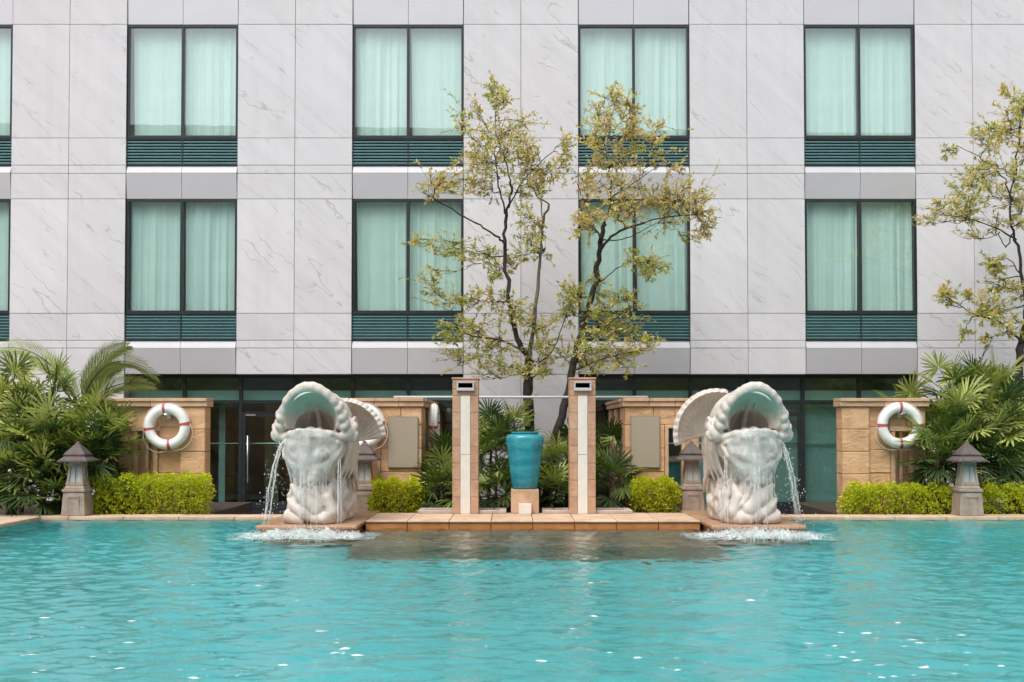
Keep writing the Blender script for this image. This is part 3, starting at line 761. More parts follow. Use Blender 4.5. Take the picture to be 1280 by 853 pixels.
# ================================================================== STONE LANTERNS
def make_lantern():
    r = empty('garden_lantern'); m = MB()
    m.box(-.235, .235, -.235, .235, 0, .36, inx=.03, iny=.03); m.box(-.225, .225, -.225, .225, .362, .41); m.box(-.2, .2, -.2, .2, .412, .46, inx=.03, iny=.03)
    for q in range(4):
        pass
    m.build('base', M['lantern'], parent=r, bevel=.012)
    m = MB(); m.box(-.12, .12, -.222, -.218, .05, .30); m.box(-.12, -.10, -.232, -.222, .05, .30); m.box(.10, .12, -.232, -.222, .05, .30); m.box(-.1, .1, -.232, -.222, .28, .30); m.box(-.1, .1, -.232, -.222, .05, .07)
    m.build('base_panel', M['lantern'], parent=r)
    m = MB(); h0, h1, z0, z1 = .165, .125, .462, .80
    for sx in (-1, 1):
        for sy in (-1, 1):
            a = [(sx*(h0-.045), sy*(h0-.045)), (sx*h0, sy*(h0-.045)), (sx*h0, sy*h0), (sx*(h0-.045), sy*h0)]
            e = [(sx*(h1-.04), sy*(h1-.04)), (sx*h1, sy*(h1-.04)), (sx*h1, sy*h1), (sx*(h1-.04), sy*h1)]
            m.add([(p[0], p[1], z0) for p in a]+[(p[0], p[1], z1) for p in e], [(0, 1, 5, 4), (1, 2, 6, 5), (2, 3, 7, 6), (3, 0, 4, 7), (4, 5, 6, 7)])
    m.box(-h1-.01, h1+.01, -h1-.01, h1+.01, z1-.04, z1+.02); m.box(-h0-.005, h0+.005, -h0-.005, h0+.005, z0, z0+.05)
    m.box(-.008, .008, -h0+.02, -h0+.045, z0+.05, z1-.04)
    m.build('lamp_house', M['lantern'], parent=r)
    m = MB(); m.box(-h0+.035, h0-.035, -h0+.035, h0-.035, z0+.05, z1-.04, inx=.035, iny=.035); m.build('lamp_glass', M['lantern_glass'], parent=r)
    m = MB(); m.box(-.295, .295, -.295, .295, z1+.02, z1+.045); m.box(-.285, .285, -.285, .285, z1+.046, z1+.115, inx=.10, iny=.10)
    m.box(-.21, .21, -.21, .21, z1+.117, z1+.14); m.box(-.205, .205, -.205, .205, z1+.141, z1+.30, inx=.17, iny=.17); m.box(-.04, .04, -.04, .04, z1+.30, z1+.33, inx=.02, iny=.02)
    m.build('roof', M['lantern_roof'], parent=r, bevel=.006)
    return r
lan = make_lantern(); tag(lan, 'stone pagoda lantern on the pool edge beside the leftmost hedge', 'lantern', 'stone lanterns along the pool')
lan.location = (X(98, 17.2), 17.2, COPZ); lan.scale = (.78, .78, 1)
for (px, yy_, z, lb) in ((1208, 17.2, COPZ, 'stone pagoda lantern between the two right-hand hedges'), (456, 17.65, LEDZ-.05, 'stone lantern half hidden behind the left fish fountain'), (864, 17.65, LEDZ-.05, 'stone lantern half hidden beside the right fish fountain tail')):
    o = copy_tree(lan); o.location = (X(px, yy_), yy_, z); o['label'] = lb

# ================================================================== FISH FOUNTAINS (carved as a signed distance field, skinned with surface nets)
def surface_nets(Fd, org, h):
    ins = Fd < 0; nx, ny, nz = Fd.shape
    cnt = np.zeros((nx-1, ny-1, nz-1), np.float32); acc = np.zeros((nx-1, ny-1, nz-1, 3), np.float32)
    corners = [(i, j, k) for i in (0, 1) for j in (0, 1) for k in (0, 1)]
    def sub(A, c): return A[c[0]:c[0]+nx-1, c[1]:c[1]+ny-1, c[2]:c[2]+nz-1]
    for a in corners:
        for ax in range(3):
            if a[ax]: continue
            e = list(a); e[ax] = 1; e = tuple(e)
            fa, fb = sub(Fd, a), sub(Fd, e); cr = sub(ins, a) != sub(ins, e)
            t = np.where(cr, fa/(fa-fb+1e-12), 0).astype(np.float32)
            for q in range(3):
                acc[..., q] += np.where(cr, a[q]+(t if q == ax else 0), 0)
            cnt += cr
    act = cnt > 0; idx = -np.ones(cnt.shape, np.int64); idx[act] = np.arange(act.sum())
    ii = np.argwhere(act); V = (ii+acc[act]/cnt[act][:, None])*h+np.array(org)
    Q = []
    for ax in range(3):
        u, v = (ax+1) % 3, (ax+2) % 3
        sl0 = [slice(None)]*3; sl1 = [slice(None)]*3; sl0[ax] = slice(0, -1); sl1[ax] = slice(1, None)
        a, e = ins[tuple(sl0)], ins[tuple(sl1)]; cr = a != e; pos = np.argwhere(cr)
        ok = (pos[:, u] > 0) & (pos[:, v] > 0) & (pos[:, u] < Fd.shape[u]-1) & (pos[:, v] < Fd.shape[v]-1); pos = pos[ok]
        flip = a[tuple(pos.T)]
        def cell(du, dv):
            p = pos.copy(); p[:, u] -= du; p[:, v] -= dv; return idx[tuple(p.T)]
        q = np.stack([cell(1, 1), cell(0, 1), cell(0, 0), cell(1, 0)], 1)
        q = np.where(flip[:, None], q, q[:, ::-1]); Q.append(q)
    return V, np.concatenate(Q)
HS = .0135
org = (-.78, -.62, -.03); dims = (116, 172, 146)
gxx, gyy, gzz = np.meshgrid(*[np.arange(d_, dtype=np.float32)*HS+o_ for d_, o_ in zip(dims, org)], indexing='ij')
def smin(a, b, k): hh = np.clip(.5+.5*(b-a)/k, 0, 1); return b*(1-hh)+a*hh-k*hh*(1-hh)
def smax(a, b, k): return -smin(-a, -b, k)
def ell(c, r):
    X_, Y_, Z_ = (gxx-c[0])/r[0], (gyy-c[1])/r[1], (gzz-c[2])/r[2]
    k0 = np.sqrt(X_**2+Y_**2+Z_**2); k1 = np.sqrt((X_/r[0])**2+(Y_/r[1])**2+(Z_/r[2])**2)+1e-6
    return k0*(k0-1)/k1
def caps(D, pts, rad, k):
    """union a tapered poly-capsule into D inside its own bounding box"""
    pts = np.array(pts, np.float32); n = len(pts); rad = np.broadcast_to(np.array(rad, np.float32), (n,)) if np.ndim(rad) == 0 else np.array(rad, np.float32)
    for i in range(n-1):
        a, b, ra, rb = pts[i], pts[i+1], rad[i], rad[i+1]; m_ = max(ra, rb)+k+.06
        lo = np.minimum(a, b)-m_; hi = np.maximum(a, b)+m_
        sl = tuple(slice(max(0, int((lo[q]-org[q])/HS)), max(0, int((hi[q]-org[q])/HS)+2)) for q in range(3))
        X_, Y_, Z_ = gxx[sl]-a[0], gyy[sl]-a[1], gzz[sl]-a[2]; d_ = b-a; L2 = float(d_@d_)+1e-9
        t = np.clip((X_*d_[0]+Y_*d_[1]+Z_*d_[2])/L2, 0, 1)
        s = np.sqrt((X_-t*d_[0])**2+(Y_-t*d_[1])**2+(Z_-t*d_[2])**2)-(ra+(rb-ra)*t)
        D[sl] = smin(D[sl], s, k)
def curl(D, c, ax_u, ax_v, R0, turns, r0, r1, k, ph=0):
    c, ax_u, ax_v = map(np.array, (c, ax_u, ax_v)); n = int(18*turns)+4; pts = []; rr = []
    for i in range(n):
        t = i/(n-1); a = ph+turns*2*PI*t; q = R0*(1-.82*t); pts.append(c+ax_u*q*math.cos(a)+ax_v*q*math.sin(a)); rr.append(r0+(r1-r0)*t)
    caps(D, pts, rr, k)
def carve_fish():
    # body
    D = ell((0, .55, 1.0), (.42, .80, .47)); D = smin(D, ell((0, .20, .66), (.335, .54, .40)), .12)
    D = smin(D, ell((.02, 1.0, 1.0), (.32, .6, .36)), .15)
    D = smin(D, ell((0, .34, 1.30), (.49, .58, .50)), .08)                      # skull
    D = smin(D, ell((0, -.06, 1.03), (.50, .41, .30)), .07)
    D = smin(D, ell((0, .30, 1.02), (.52, .60, .36)), .08)                       # lower jaw
    D = smin(D, ell((0, -.10, .82), (.31, .32, .27)), .09)
    caps(D, [(.02, .98, .25), (.06, 1.10, .65), (.13, 1.22, 1.0), (.19, 1.25, 1.2)], [.33, .29, .22, .14], .08)      # root of the tail
    for q in range(6): caps(D, [(.30-.06*q, .78-.02*q, .35), (.34-.05*q, .86, .75), (.30-.04*q, .98, 1.1)], [.05, .045, .02], .008)
    sc_ = .008*np.sin(gyy*40+gzz*14)*np.sin(gzz*40-gyy*14); D = D+np.where((gyy > .3) & (gzz > .7), sc_, 0)
    # mouth: a wide shallow vault whose ceiling slopes back, then two narrower throats
    cav = smax(ell((0, -.40, 1.37), (.405, .46, .395)), 1.25-gzz, .025)
    thr = ell((0, -.02, 1.26), (.335, .25, .27)); thr = smax(thr, 1.25-gzz, .02)
    cav = smin(cav, thr, .02)
    hood = ell((0, -.06, 1.30), (.52, .44, .545)); hood = smax(hood, -(gyy+.36), .025); hood = smax(hood, 1.27-gzz, .06)
    D = smin(D, hood, .04)
    rim = [(-.51, -.12, 1.25), (-.495, -.22, 1.37), (-.45, -.30, 1.50), (-.36, -.37, 1.64), (-.27, -.405, 1.725), (-.16, -.43, 1.79), (-.06, -.445, 1.825), (.06, -.445, 1.825), (.16, -.43, 1.79), (.27, -.405, 1.725), (.36, -.37, 1.64), (.45, -.30, 1.50), (.495, -.22, 1.37), (.51, -.12, 1.25)]
    caps(D, rim, [.08, .072, .066, .062, .06, .06, .06, .06, .06, .06, .062, .066, .072, .08], .07)
    D = smax(D, -cav, .03)
    for (x_, r_) in ((0, .042), (-.17, .024), (.17, .024)): caps(D, [(x_*1.2, .20, 1.24), (x_, .18, 1.38), (x_*.75, .02, 1.53), (x_*.6, -.12, 1.62)], [r_*1.2, r_, r_*.8, .008], .02)
    for sgn in (-1, 1):                                                            # fleshy lobes only low on the lip
        for (x, y, z, r) in ((.545, -.16, 1.235, .10), (.535, -.25, 1.35, .07), (.505, -.28, 1.465, .074)) + (((.455, -.32, 1.58, .066),) if sgn > 0 else ()):
            caps(D, [(sgn*x, y, z), (sgn*(x-.02), y-.03, z-.045)], r, .014)
        caps(D, [(sgn*.60, -.16, 1.22), (sgn*.64, -.10, 1.30), (sgn*.60, .02, 1.36)], [.06, .05, .02], .012)
        curl(D, (sgn*.57, -.12, 1.20), (sgn*1, 0, 0), (0, -.2, -1), .085, .9, .05, .026, .010)
        caps(D, [(sgn*.47, -.04, 1.14), (sgn*.43, -.25, 1.15), (sgn*.31, -.39, 1.19), (sgn*.15, -.47, 1.215), (0, -.49, 1.22)], [.065, .058, .055, .055, .05], .03)   # lower lip
        caps(D, [(sgn*.47, .18, 1.30), (sgn*.50, .18, 1.29)], .13, .010)          # eye
        curl(D, (sgn*.57, .18, 1.295), (0, 1, 0), (0, 0, 1), .15, 1.15, .028, .018, .005)
        for q in range(9):                                                         # beard and gill streaks sweeping down the flank
            y0 = -.06+q*.065; caps(D, [(sgn*.50, y0, 1.14), (sgn*(.52-.006*q), y0+.04, .98), (sgn*(.455), y0+.05+.02*q, .77), (sgn*.37, y0-.02+.03*q, .52+.04*(q % 3))], [.040, .034, .028, .010], .003)
        for q in range(5):                                                         # pectoral fin laid along the flank
            caps(D, [(sgn*.39, .40+.05*q, 1.0-.05*q), (sgn*.44, .60+.05*q, .90-.09*q), (sgn*.40, .80+.05*q, .80-.11*q)], [.045, .04, .016], .006)
        # cheek scrolls and folds of the chin, under the film of water
        curl(D, (sgn*.22, -.42, .99), (1, .1*sgn, 0), (0, .25, 1), .125, 1.25, .045, .024, .004, PI*.3)
        caps(D, [(sgn*.45, -.2, 1.05), (sgn*.40, -.34, .90), (sgn*.22, -.39, .77), (0, -.38, .73)], [.05, .05, .05, .05], .006)
        caps(D, [(sgn*.42, -.10, .92), (sgn*.34, -.30, .78), (sgn*.14, -.36, .67)], [.045, .042, .03], .004)
        caps(D, [(sgn*.30, -.40, 1.14), (sgn*.40, -.33, 1.08), (sgn*.47, -.18, 1.07)], [.03, .045, .03], .006)
    caps(D, [(0, -.46, 1.12), (0, -.48, 1.02), (0, -.43, .93)], [.05, .075, .045], .012)
    for q in range(9):                                                             # back crest
        y0 = .32+.10*q; caps(D, [(0, y0, 1.72-.065*q), (0, y0+.10, 1.84-.085*q)], [.055, .022], .012)
    # base: heap of carved waves
    B = ell((0, .42, .10), (.46, .84, .36)); B = smin(B, ell((0, .15, .42), (.34, .50, .28)), .10)
    r = random.Random(11)
    for q in range(15):                                                            # outer ring of rolling lobes
        a = -PI*1.08+PI*1.16*q/14
        cx_, cy_ = .44*math.cos(a), .34+.76*math.sin(a)
        if math.sin(a) < -.5: cy_ = max(cy_, -.36)
        tx, ty = -math.sin(a), math.cos(a); nx_, ny_ = math.cos(a), math.sin(a)
        Rq = r.uniform(.09, .15); sg = r.choice((-1, 1))
        curl(B, (cx_, cy_, .15+r.uniform(-.02, .1)), (tx*sg, ty*sg, .1), (nx_*.1, ny_*.1, 1), Rq, r.uniform(1.0, 1.5), r.uniform(.055, .075), .028, .006, r.uniform(-.5, 1.2))
    for q in range(15):                                                            # swirls leaning up against the neck
        a = -PI*1.02+PI*1.04*q/14; sg = 1 if q % 2 else -1; t1 = a+sg*.40
        hh = r.uniform(.52, .68)
        caps(B, [(.42*math.cos(a), .22+.60*math.sin(a), .16), (.40*math.cos(a+sg*.18), .23+.60*math.sin(a+sg*.18), .38), (.32*math.cos(t1), .25+.50*math.sin(t1), hh)], [.085, .075, .03], .006)
        curl(B, (.36*math.cos(t1), .24+.56*math.sin(t1), hh-.05), (-math.sin(a)*sg, math.cos(a)*sg, 0), (0, 0, 1), .07, 1.15, .042, .022, .004, r.uniform(0, 2))
    # broad leaf-like waves crossing the front foot
    caps(B, [(.30, -.30, .07), (.12, -.41, .20), (-.10, -.42, .36), (-.30, -.30, .50)], [.06, .12, .11, .04], .008)
    caps(B, [(.10, -.44, .06), (-.08, -.46, .14), (-.24, -.42, .24), (-.36, -.30, .32)], [.05, .08, .075, .03], .006)
    caps(B, [(-.40, -.20, .05), (-.32, -.36, .10), (-.14, -.44, .06)], [.08, .10, .07], .008)
    caps(B, [(.42, -.18, .08), (.34, -.36, .16), (.26, -.36, .34), (.30, -.24, .50)], [.09, .11, .10, .05], .008)
    caps(B, [(.10, -.46, .07), (.24, -.45, .08), (.38, -.30, .06)], [.07, .085, .07], .006)
    caps(B, [(.10, -.40, .46), (.14, -.43, .36), (.22, -.44, .26), (.36, -.36, .22)], [.045, .05, .045, .03], .004)
    curl(B, (.03, -.36, .54), (1, 0, 0), (0, .2, 1), .08, 1.3, .045, .022, .004, .5)
    B = smax(B, -gzz+.002, .004)
    D2 = smin(D, B, .006)
    V, Q = surface_nets(D2, org, HS)
    # teal on the mouth ceiling, brown increasing with depth, measured on the carving
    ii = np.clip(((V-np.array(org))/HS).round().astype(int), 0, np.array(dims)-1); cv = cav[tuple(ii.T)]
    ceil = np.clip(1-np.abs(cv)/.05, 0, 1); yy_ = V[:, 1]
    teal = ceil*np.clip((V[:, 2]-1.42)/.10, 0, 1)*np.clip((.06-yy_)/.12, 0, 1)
    brown_mask = ceil*np.clip((yy_+.05)/.18, 0, 1)  # cavity walls turn browner the further back they lie
    return V, Q, teal, brown_mask
FV, FQ, FT, FB = carve_fish()
def tail_fin(dz):
    """fan of ribs cupped towards the viewer, from hub out to a scalloped edge; real thickness"""
    na, nr = 61, 14; front = []; back = []
    for i in range(na):
        u = i/(na-1); a = R_((-16 if dz == 0 else 8)+(122 if dz == 0 else 98)*u)                      # fan angle in the fin's own plane, 0 = +x, 90 = up
        rib = abs(math.sin(u*PI*13+.35*math.sin(u*9)))**.6*2-1
        for j in range(nr):
            t = j/(nr-1); rr = .08+(.535+.006*rib*t**2)*t
            x = .20+rr*math.cos(a)*.95; z = 1.20+dz+rr*math.sin(a)*.98
            y = 1.22+.10*math.sin(t*PI)-.34*(t**2.2)-.018*rib*t
            front.append((x, y, z)); back.append((x+.055*math.cos(a)*t, y+.10-.02*t, z+.055*math.sin(a)*t))
    nf = len(front); fs = []
    for i in range(na-1):
        for j in range(nr-1):
            a0, b0, c0, d0 = i*nr+j, (i+1)*nr+j, (i+1)*nr+j+1, i*nr+j+1
            fs.append((a0, b0, c0, d0)); fs.append((d0+nf, c0+nf, b0+nf, a0+nf))
    for i in range(na-1): e = nr-1; fs.append((i*nr+e, (i+1)*nr+e, (i+1)*nr+e+nf, i*nr+e+nf)); fs.append(((i+1)*nr, i*nr, i*nr+nf, (i+1)*nr+nf))
    for j in range(nr-1): fs.append((j+1, j, j+nf, j+1+nf)); b_ = (na-1)*nr; fs.append((b_+j, b_+j+1, b_+j+1+nf, b_+j+nf))
    m = MB(); m.add(front+back, fs); m.tube([(.05, 1.15, 1.0), (.15, 1.36, 1.08), (.2, 1.36, 1.2+dz), (.27, 1.26, 1.30+dz)], [.24, .19, .15, .08], 18); return m
def fish(x, y, mir, rz, label, wl):
    KX = .86
    root = tag(empty('fish_fountain', (x, y, LEDZ), rz), label, 'fountain', 'twin fish fountains')
    V = FV.copy(); Q = FQ; V[:, 0] = V[:, 0]*KX+np.clip(V[:, 1]-.2, 0, 1)*.04
    if mir: V[:, 0] *= -1; Q = FQ[:, ::-1]
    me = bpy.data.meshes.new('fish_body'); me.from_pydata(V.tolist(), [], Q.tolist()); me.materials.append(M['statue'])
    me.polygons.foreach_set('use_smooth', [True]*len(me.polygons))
    ca = me.color_attributes.new('patina_brown', 'FLOAT_COLOR', 'POINT'); arr = np.zeros((len(V), 4), np.float32); arr[:, 0] = FT; arr[:, 1] = FB; arr[:, 3] = 1
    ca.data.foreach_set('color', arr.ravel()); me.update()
    o = bpy.data.objects.new('fish_body', me); COL.objects.link(o); o.parent = root
    t = tail_fin(.0 if mir else -.14)
    if not mir: t.v = [(a*.97, b_, c_) for a, b_, c_ in t.v]
    if mir: t.v = [(-a, b_, c_) for a, b_, c_ in t.v]; t.f = [tuple(reversed(f)) for f in t.f]
    o = t.build('tail_fin', M['statue'], parent=root, smooth=True); o.modifiers.new('es', 'EDGE_SPLIT').split_angle = R_(60)
    # --- falling water, its own body
    wr = tag(empty('falling_water', (x, y, LEDZ), rz), wl, 'falling water'); wr['kind'] = 'stuff'
    sg = (-1 if mir else 1)*KX; r = random.Random(5 if mir else 9)
    sh = MB(); nu, nv = 40, 34; vs = []
    for j in range(nv):
        v = j/(nv-1)
        for i in range(nu):
            u = i/(nu-1)*2-1
            a = u*1.25; xr = (.315+.175*math.sin(min(1, v*1.15)*PI*.72)-.13*v**2)*math.sin(a)/math.sin(1.25)*(1+.03*math.sin(u*9+v*3)); yl = -.06-.49*max(0, math.cos(a*1.1))**.7-.015*math.sin(v*21+u*3)
            z = 1.27-.085*u*u-.86*(v-.14 if v > .14 else 0)**1.15*(1-.28*u*u); yy_ = yl-.05*v**.5-.015*math.sin(u*14+v*4)-.02
            if v < .14: yy_ += (.14-v)*2.6; z = 1.285-.02*v/.14+.014*math.sin(u*7+v*40)+.010*math.sin(u*19+2)-.085*u*u
            vs.append((sg*xr, yy_, z))
    sh.add(vs, [(j*nu+i, j*nu+i+1, (j+1)*nu+i+1, (j+1)*nu+i) for j in range(nv-1) for i in range(nu-1)])
    sh.build('water_film', M['sheet'], parent=wr, smooth=True)
    st = MB()
    def strand(p, vx, vy, zend, r0, n=14, jit=.01):
        pts = []; T = math.sqrt(max(.01, 2*(p[2]-zend)/9.8))
        for i in range(n):
            t_ = T*i/(n-1); pts.append((sg*(p[0]+vx*t_+r.uniform(-jit, jit)), p[1]+vy*t_+r.uniform(-jit, jit), p[2]-4.9*t_*t_))
        st.tube(pts, [r0*(1-.5*i/n)*r.uniform(.4, 1.3) for i in range(n)], 5)
    for q in range(26):                                     # strings breaking from the film
        u = r.uniform(-1, 1); strand((.36*u, -.10-.48*math.cos(u*1.3), .64+r.uniform(-.08, .25)), r.uniform(-.08, .08), r.uniform(-.15, 0), r.choice((.0, .12, -.1)), r.uniform(.003, .008))
    for q in range(9):                                     # strong jet spilling over the outer lip corner
        strand((-.43, -.22+r.uniform(-.05, .02), 1.10+r.uniform(-.05, .05)), -.50+r.uniform(-.12, .12), -.5+r.uniform(-.1, .1), r.uniform(-.10, .15), r.uniform(.003, .007), 18, .014)
    for q in range(5): strand((.42, -.22+r.uniform(-.03, .03), 1.05), .12+r.uniform(-.1, .1), -.5, -.1, r.uniform(.003, .007))
    for q in range(40):                                     # drips over the plinth's front edge
        xx_ = r.uniform(-.6, .62); strand((xx_, -1.665-.25+.26-(0), -.005), 0, -.12, -.13, r.uniform(.002, .006), 5, .004)
    st.build('water_strings', M['drop'], parent=wr, smooth=True)
    dp = MB()
    def drop(p, q):
        dp.add([(p[0]+q, p[1], p[2]), (p[0]-q, p[1], p[2]), (p[0], p[1]+q, p[2]), (p[0], p[1]-q, p[2]), (p[0], p[1], p[2]+q*1.7), (p[0], p[1], p[2]-q*1.5)],
               [(0, 2, 4), (2, 1, 4), (1, 3, 4), (3, 0, 4), (2, 0, 5), (1, 2, 5), (3, 1, 5), (0, 3, 5)])
    for q in range(170):
        t_ = r.uniform(.1, .52); drop((sg*(-.43-(.5+r.gauss(0, .22))*t_), -.22-(.5+r.gauss(0, .2))*t_, 1.10-4.9*t_*t_+r.gauss(0, .06)), r.uniform(.003, .009))
    for q in range(170): drop((r.uniform(-.5, .5), -.42-abs(r.gauss(0, .12)), r.uniform(.05, .7)), r.uniform(.002, .006))
    dp.build('water_drops', M['drop'], parent=wr, smooth=True)
    return root
FYC = 15.42
fish(-2.69, FYC, False, R_(-3), 'cream carved fish fountain with open mouth, left of the urn, tail curling right', 'water spilling from the mouth of the left fish fountain')
fish(3.235, FYC, True, R_(3), 'cream carved fish fountain with open mouth, right of the urn, tail curling left', 'water spilling from the mouth of the right fish fountain')
# splash where the water lands in the pool
def splash(cx, seed, name_label):
    r = random.Random(seed); root = tag(empty('water_splash', (cx, 14.55, 0)), name_label, 'splash'); root['kind'] = 'stuff'
    m = MB(); nx_, ny_ = 70, 24; vs = []
    for j in range(ny_):
        for i in range(nx_):
            u, v = i/(nx_-1)*2-1, j/(ny_-1)*2-1
            e = max(0, 1-abs(u)**3)*max(0, 1-abs(v)**2.2)
            hgt = .075*e*(r.random()**1.8)*(1+.6*math.sin(u*17+seed)) + .012
            vs.append((u*.92, v*.42-.05, hgt-.012*(1-e)*3))
    m.add(vs, [(j*nx_+i, j*nx_+i+1, (j+1)*nx_+i+1, (j+1)*nx_+i) for j in range(ny_-1) for i in range(nx_-1)])
    m.build('foam_patch', M['foam'], parent=root, smooth=True)
    d = MB()
    def drop(p, q):
        d.add([(p[0]+q, p[1], p[2]), (p[0]-q, p[1], p[2]), (p[0], p[1]+q, p[2]), (p[0], p[1]-q, p[2]), (p[0], p[1], p[2]+q*1.3), (p[0], p[1], p[2]-q*1.3)],
               [(0, 2, 4), (2, 1, 4), (1, 3, 4), (3, 0, 4), (2, 0, 5), (1, 2, 5), (3, 1, 5), (0, 3, 5)])
    for q in range(3600):
        x = r.gauss(0, .40); 
        if abs(x) > 1.0: continue
        d_ = abs(r.gauss(0, .05))*max(.25, 1-abs(x)**1.6)*(1.6 if r.random() < .12 else 1)
        drop((x, r.gauss(-.05, .14), .012+d_), r.uniform(.0018, .006))
    d.build('spray', M['drop'], parent=root, smooth=True)
splash(X(383, 14.6, 670), 3, 'white splash in front of the left fountain plinth'); splash(X(945, 14.6, 670), 8, 'white splash in front of the right fountain plinth')

# ================================================================== PLANTS
def fan_leaf(mb, base, dirv, Rl, n, mat, r, spread=2.15, droop=.10):
    d = dirv.normalized(); up = Vector((0, 0, 1)); s_ = d.cross(up)
    if s_.length < .05: s_ = Vector((1, 0, 0))
    s_.normalize(); nrm = s_.cross(d)
    roll = r.gauss(0, .5); s2 = s_*math.cos(roll)+nrm*math.sin(roll); nrm = s2.cross(d)
    for i in range(n):
        a = -spread+2*spread*(i+.5+r.uniform(-.3, .3))/n
        v = (d*math.cos(a)+s2*math.sin(a)+nrm*r.uniform(-.06, .12)).normalized(); L_ = Rl*(.72+.28*math.cos(a*.8))*r.uniform(.85, 1.08)
        side = v.cross(nrm).normalized(); wd = Rl*.040*r.uniform(.75, 1.2); dr = droop*r.uniform(.5, 1.5)
        vs = []
        for t_, ww in ((.06, .25), (.3, .85), (.62, 1), (.88, .6)):
            p = base+v*L_*t_-up*(dr*L_*t_**2.2); vs += [p-side*wd*ww+nrm*wd*.35*ww, p, p+side*wd*ww+nrm*wd*.35*ww]
        tip = base+v*L_-up*(dr*L_); vs.append(tip)
        fs = []
        for q in range(3): fs += [(q*3, q*3+1, q*3+4, q*3+3), (q*3+1, q*3+2, q*3+5, q*3+4)]
        fs += [(9, 10, 12), (10, 11, 12)]
        mb.add(vs, fs, mat)
npl = 0
def fan_palm(px, py, Y, z0, label, nl=11, Rl=.44, group=None, spread_h=.75, seed=None, light=.5, canes=1):
    global npl; npl += 1; r = random.Random(100+npl if seed is None else seed)
    top = P(px, py, Y); root = tag(empty('fan_palm', (top.x, Y, z0)), label, 'palm', group or 'fan palms'); ht = max(.35, top.z-z0)
    lean = Vector((r.uniform(-.06, .06), r.uniform(-.06, .06), 0)); tr = MB(); fo = MB()
    for cn_ in range(canes):
        off = Vector((r.uniform(-.18, .18), r.uniform(-.12, .12), 0)) if cn_ else Vector((0, 0, 0)); hc = ht*(1 if cn_ == 0 else r.uniform(.5, .85))
        pts = [off+lean*q*ht+Vector((0, 0, hc*q)) for q in (0, .3, .6, 1)]
        tr.tube(pts, [.028, .024, .022, .015], 7)
        for i in range(nl if cn_ == 0 else nl//2):
            t_ = (i+.5)/nl; az = i*2.4+r.uniform(-.4, .4); el = R_(72-95*t_+r.uniform(-12, 12))
            hz = max(.1, hc-spread_h*hc*.6*t_); st_ = off+lean*hz+Vector((0, 0, hz))
            dv = Vector((math.cos(az)*math.cos(el), math.sin(az)*math.cos(el)*.8, math.sin(el))); pl = r.uniform(.16, .36)
            e_ = st_+dv*pl; tr.tube([st_, st_+dv*pl*.5+Vector((0, 0, .015)), e_], [.008, .006, .005], 5)
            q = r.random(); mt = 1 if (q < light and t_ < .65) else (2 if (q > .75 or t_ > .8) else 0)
            fan_leaf(fo, e_, dv+Vector((0, -.2, -.22)), Rl*r.uniform(.8, 1.1), r.randint(15, 20), mt, r)
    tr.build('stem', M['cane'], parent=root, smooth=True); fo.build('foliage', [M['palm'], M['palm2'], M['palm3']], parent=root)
    return root
LP = [(18, 478, 18.6, 'fan palm at the frame edge, tall, reaching above the sandstone wall'), (72, 486, 18.2, 'tall fan palm under the arching feather fronds on the left'), (112, 515, 18.0, 'fan palm leaning over the corner of the far left wall'),
      (130, 540, 17.7, 'fan palm spreading in front of the far left wall beside the life ring'), (20, 528, 17.9, 'fan palm of middle height at the left frame edge'), (52, 540, 17.6, 'bright fan palm left of the stone lantern'), (92, 545, 17.85, 'fan palm directly above the left stone lantern'),
      (10, 590, 17.55, 'low fan palm in the left corner of the pool bed'), (52, 598, 17.5, 'low fan palm left of the lantern foot'), (80, 630, 17.45, 'small fan palm seedling at the foot of the left lantern')]
for i, (a, b_, y_, lb) in enumerate(LP): fan_palm(a, b_, y_, 0, lb, nl=19 if b_ < 600 else 11, Rl=.47 if b_ < 600 else .36, group='fan palms left of the pool', canes=2 if b_ < 560 else 1)
RP = [(1178, 478, 18.5, 'tall fan palm rising over the right-hand sandstone wall'), (1222, 472, 18.6, 'tallest fan palm against the pale facade on the right'), (1262, 482, 18.3, 'fan palm below the trunk of the right tree'), (1200, 515, 18.0, 'fan palm of middle height above the right lantern roof'),
      (1240, 520, 17.9, 'bright fan palm right of the right lantern'), (1170, 545, 17.75, 'fan palm covering the edge of the right life ring wall'), (1275, 535, 18.1, 'fan palm at the right frame edge behind the small hedge'), (1240, 575, 18.0, 'low fan palm just right of the right lantern body'), (1172, 585, 18.0, 'low fan palm between the long right hedge and the lantern'), (1272, 588, 18.05, 'low fan palm at the right frame edge'), (1142, 512, 18.8, 'fan palm leaf head poking out over the right wall cap')]
for i, (a, b_, y_, lb) in enumerate(RP): fan_palm(a, b_, y_, 0, lb, nl=19 if b_ < 580 else 12, Rl=.47, group='fan palms right of the pool', light=.6, canes=2 if b_ < 540 else 1)
CP = [(620, 560, 18.3, 'fan palm between the left pillar and the urn, lower'), (648, 530, 18.7, 'tallest fan palm behind the turquoise urn'), (610, 535, 18.6, 'fan palm just right of the left pillar'), (695, 575, 18.3, 'fan palm between the urn and the right pillar'), (708, 560, 18.9, 'fan palm close behind the right pillar'), (668, 590, 18.0, 'low fan palm directly behind the urn'),
      (560, 580, 18.6, 'fan palm between the left pavilion and left pillar'), (553, 590, 18.1, 'low fan palm beside the edge-on life ring'), (552, 625, 17.7, 'fan palm seedling in the left trough'), (762, 560, 18.7, 'fan palm between right pillar and right pavilion'), (766, 600, 18.0, 'low fan palm against the flank of the right pavilion'), (690, 615, 17.7, 'small fan palm at the foot of the right pillar'), (620, 612, 17.7, 'small fan palm at the foot of the left pillar')]
for i, (a, b_, y_, lb) in enumerate(CP): fan_palm(a, b_, y_, .06, lb, nl=17, Rl=.40, group='fan palms behind the urn', light=.22)

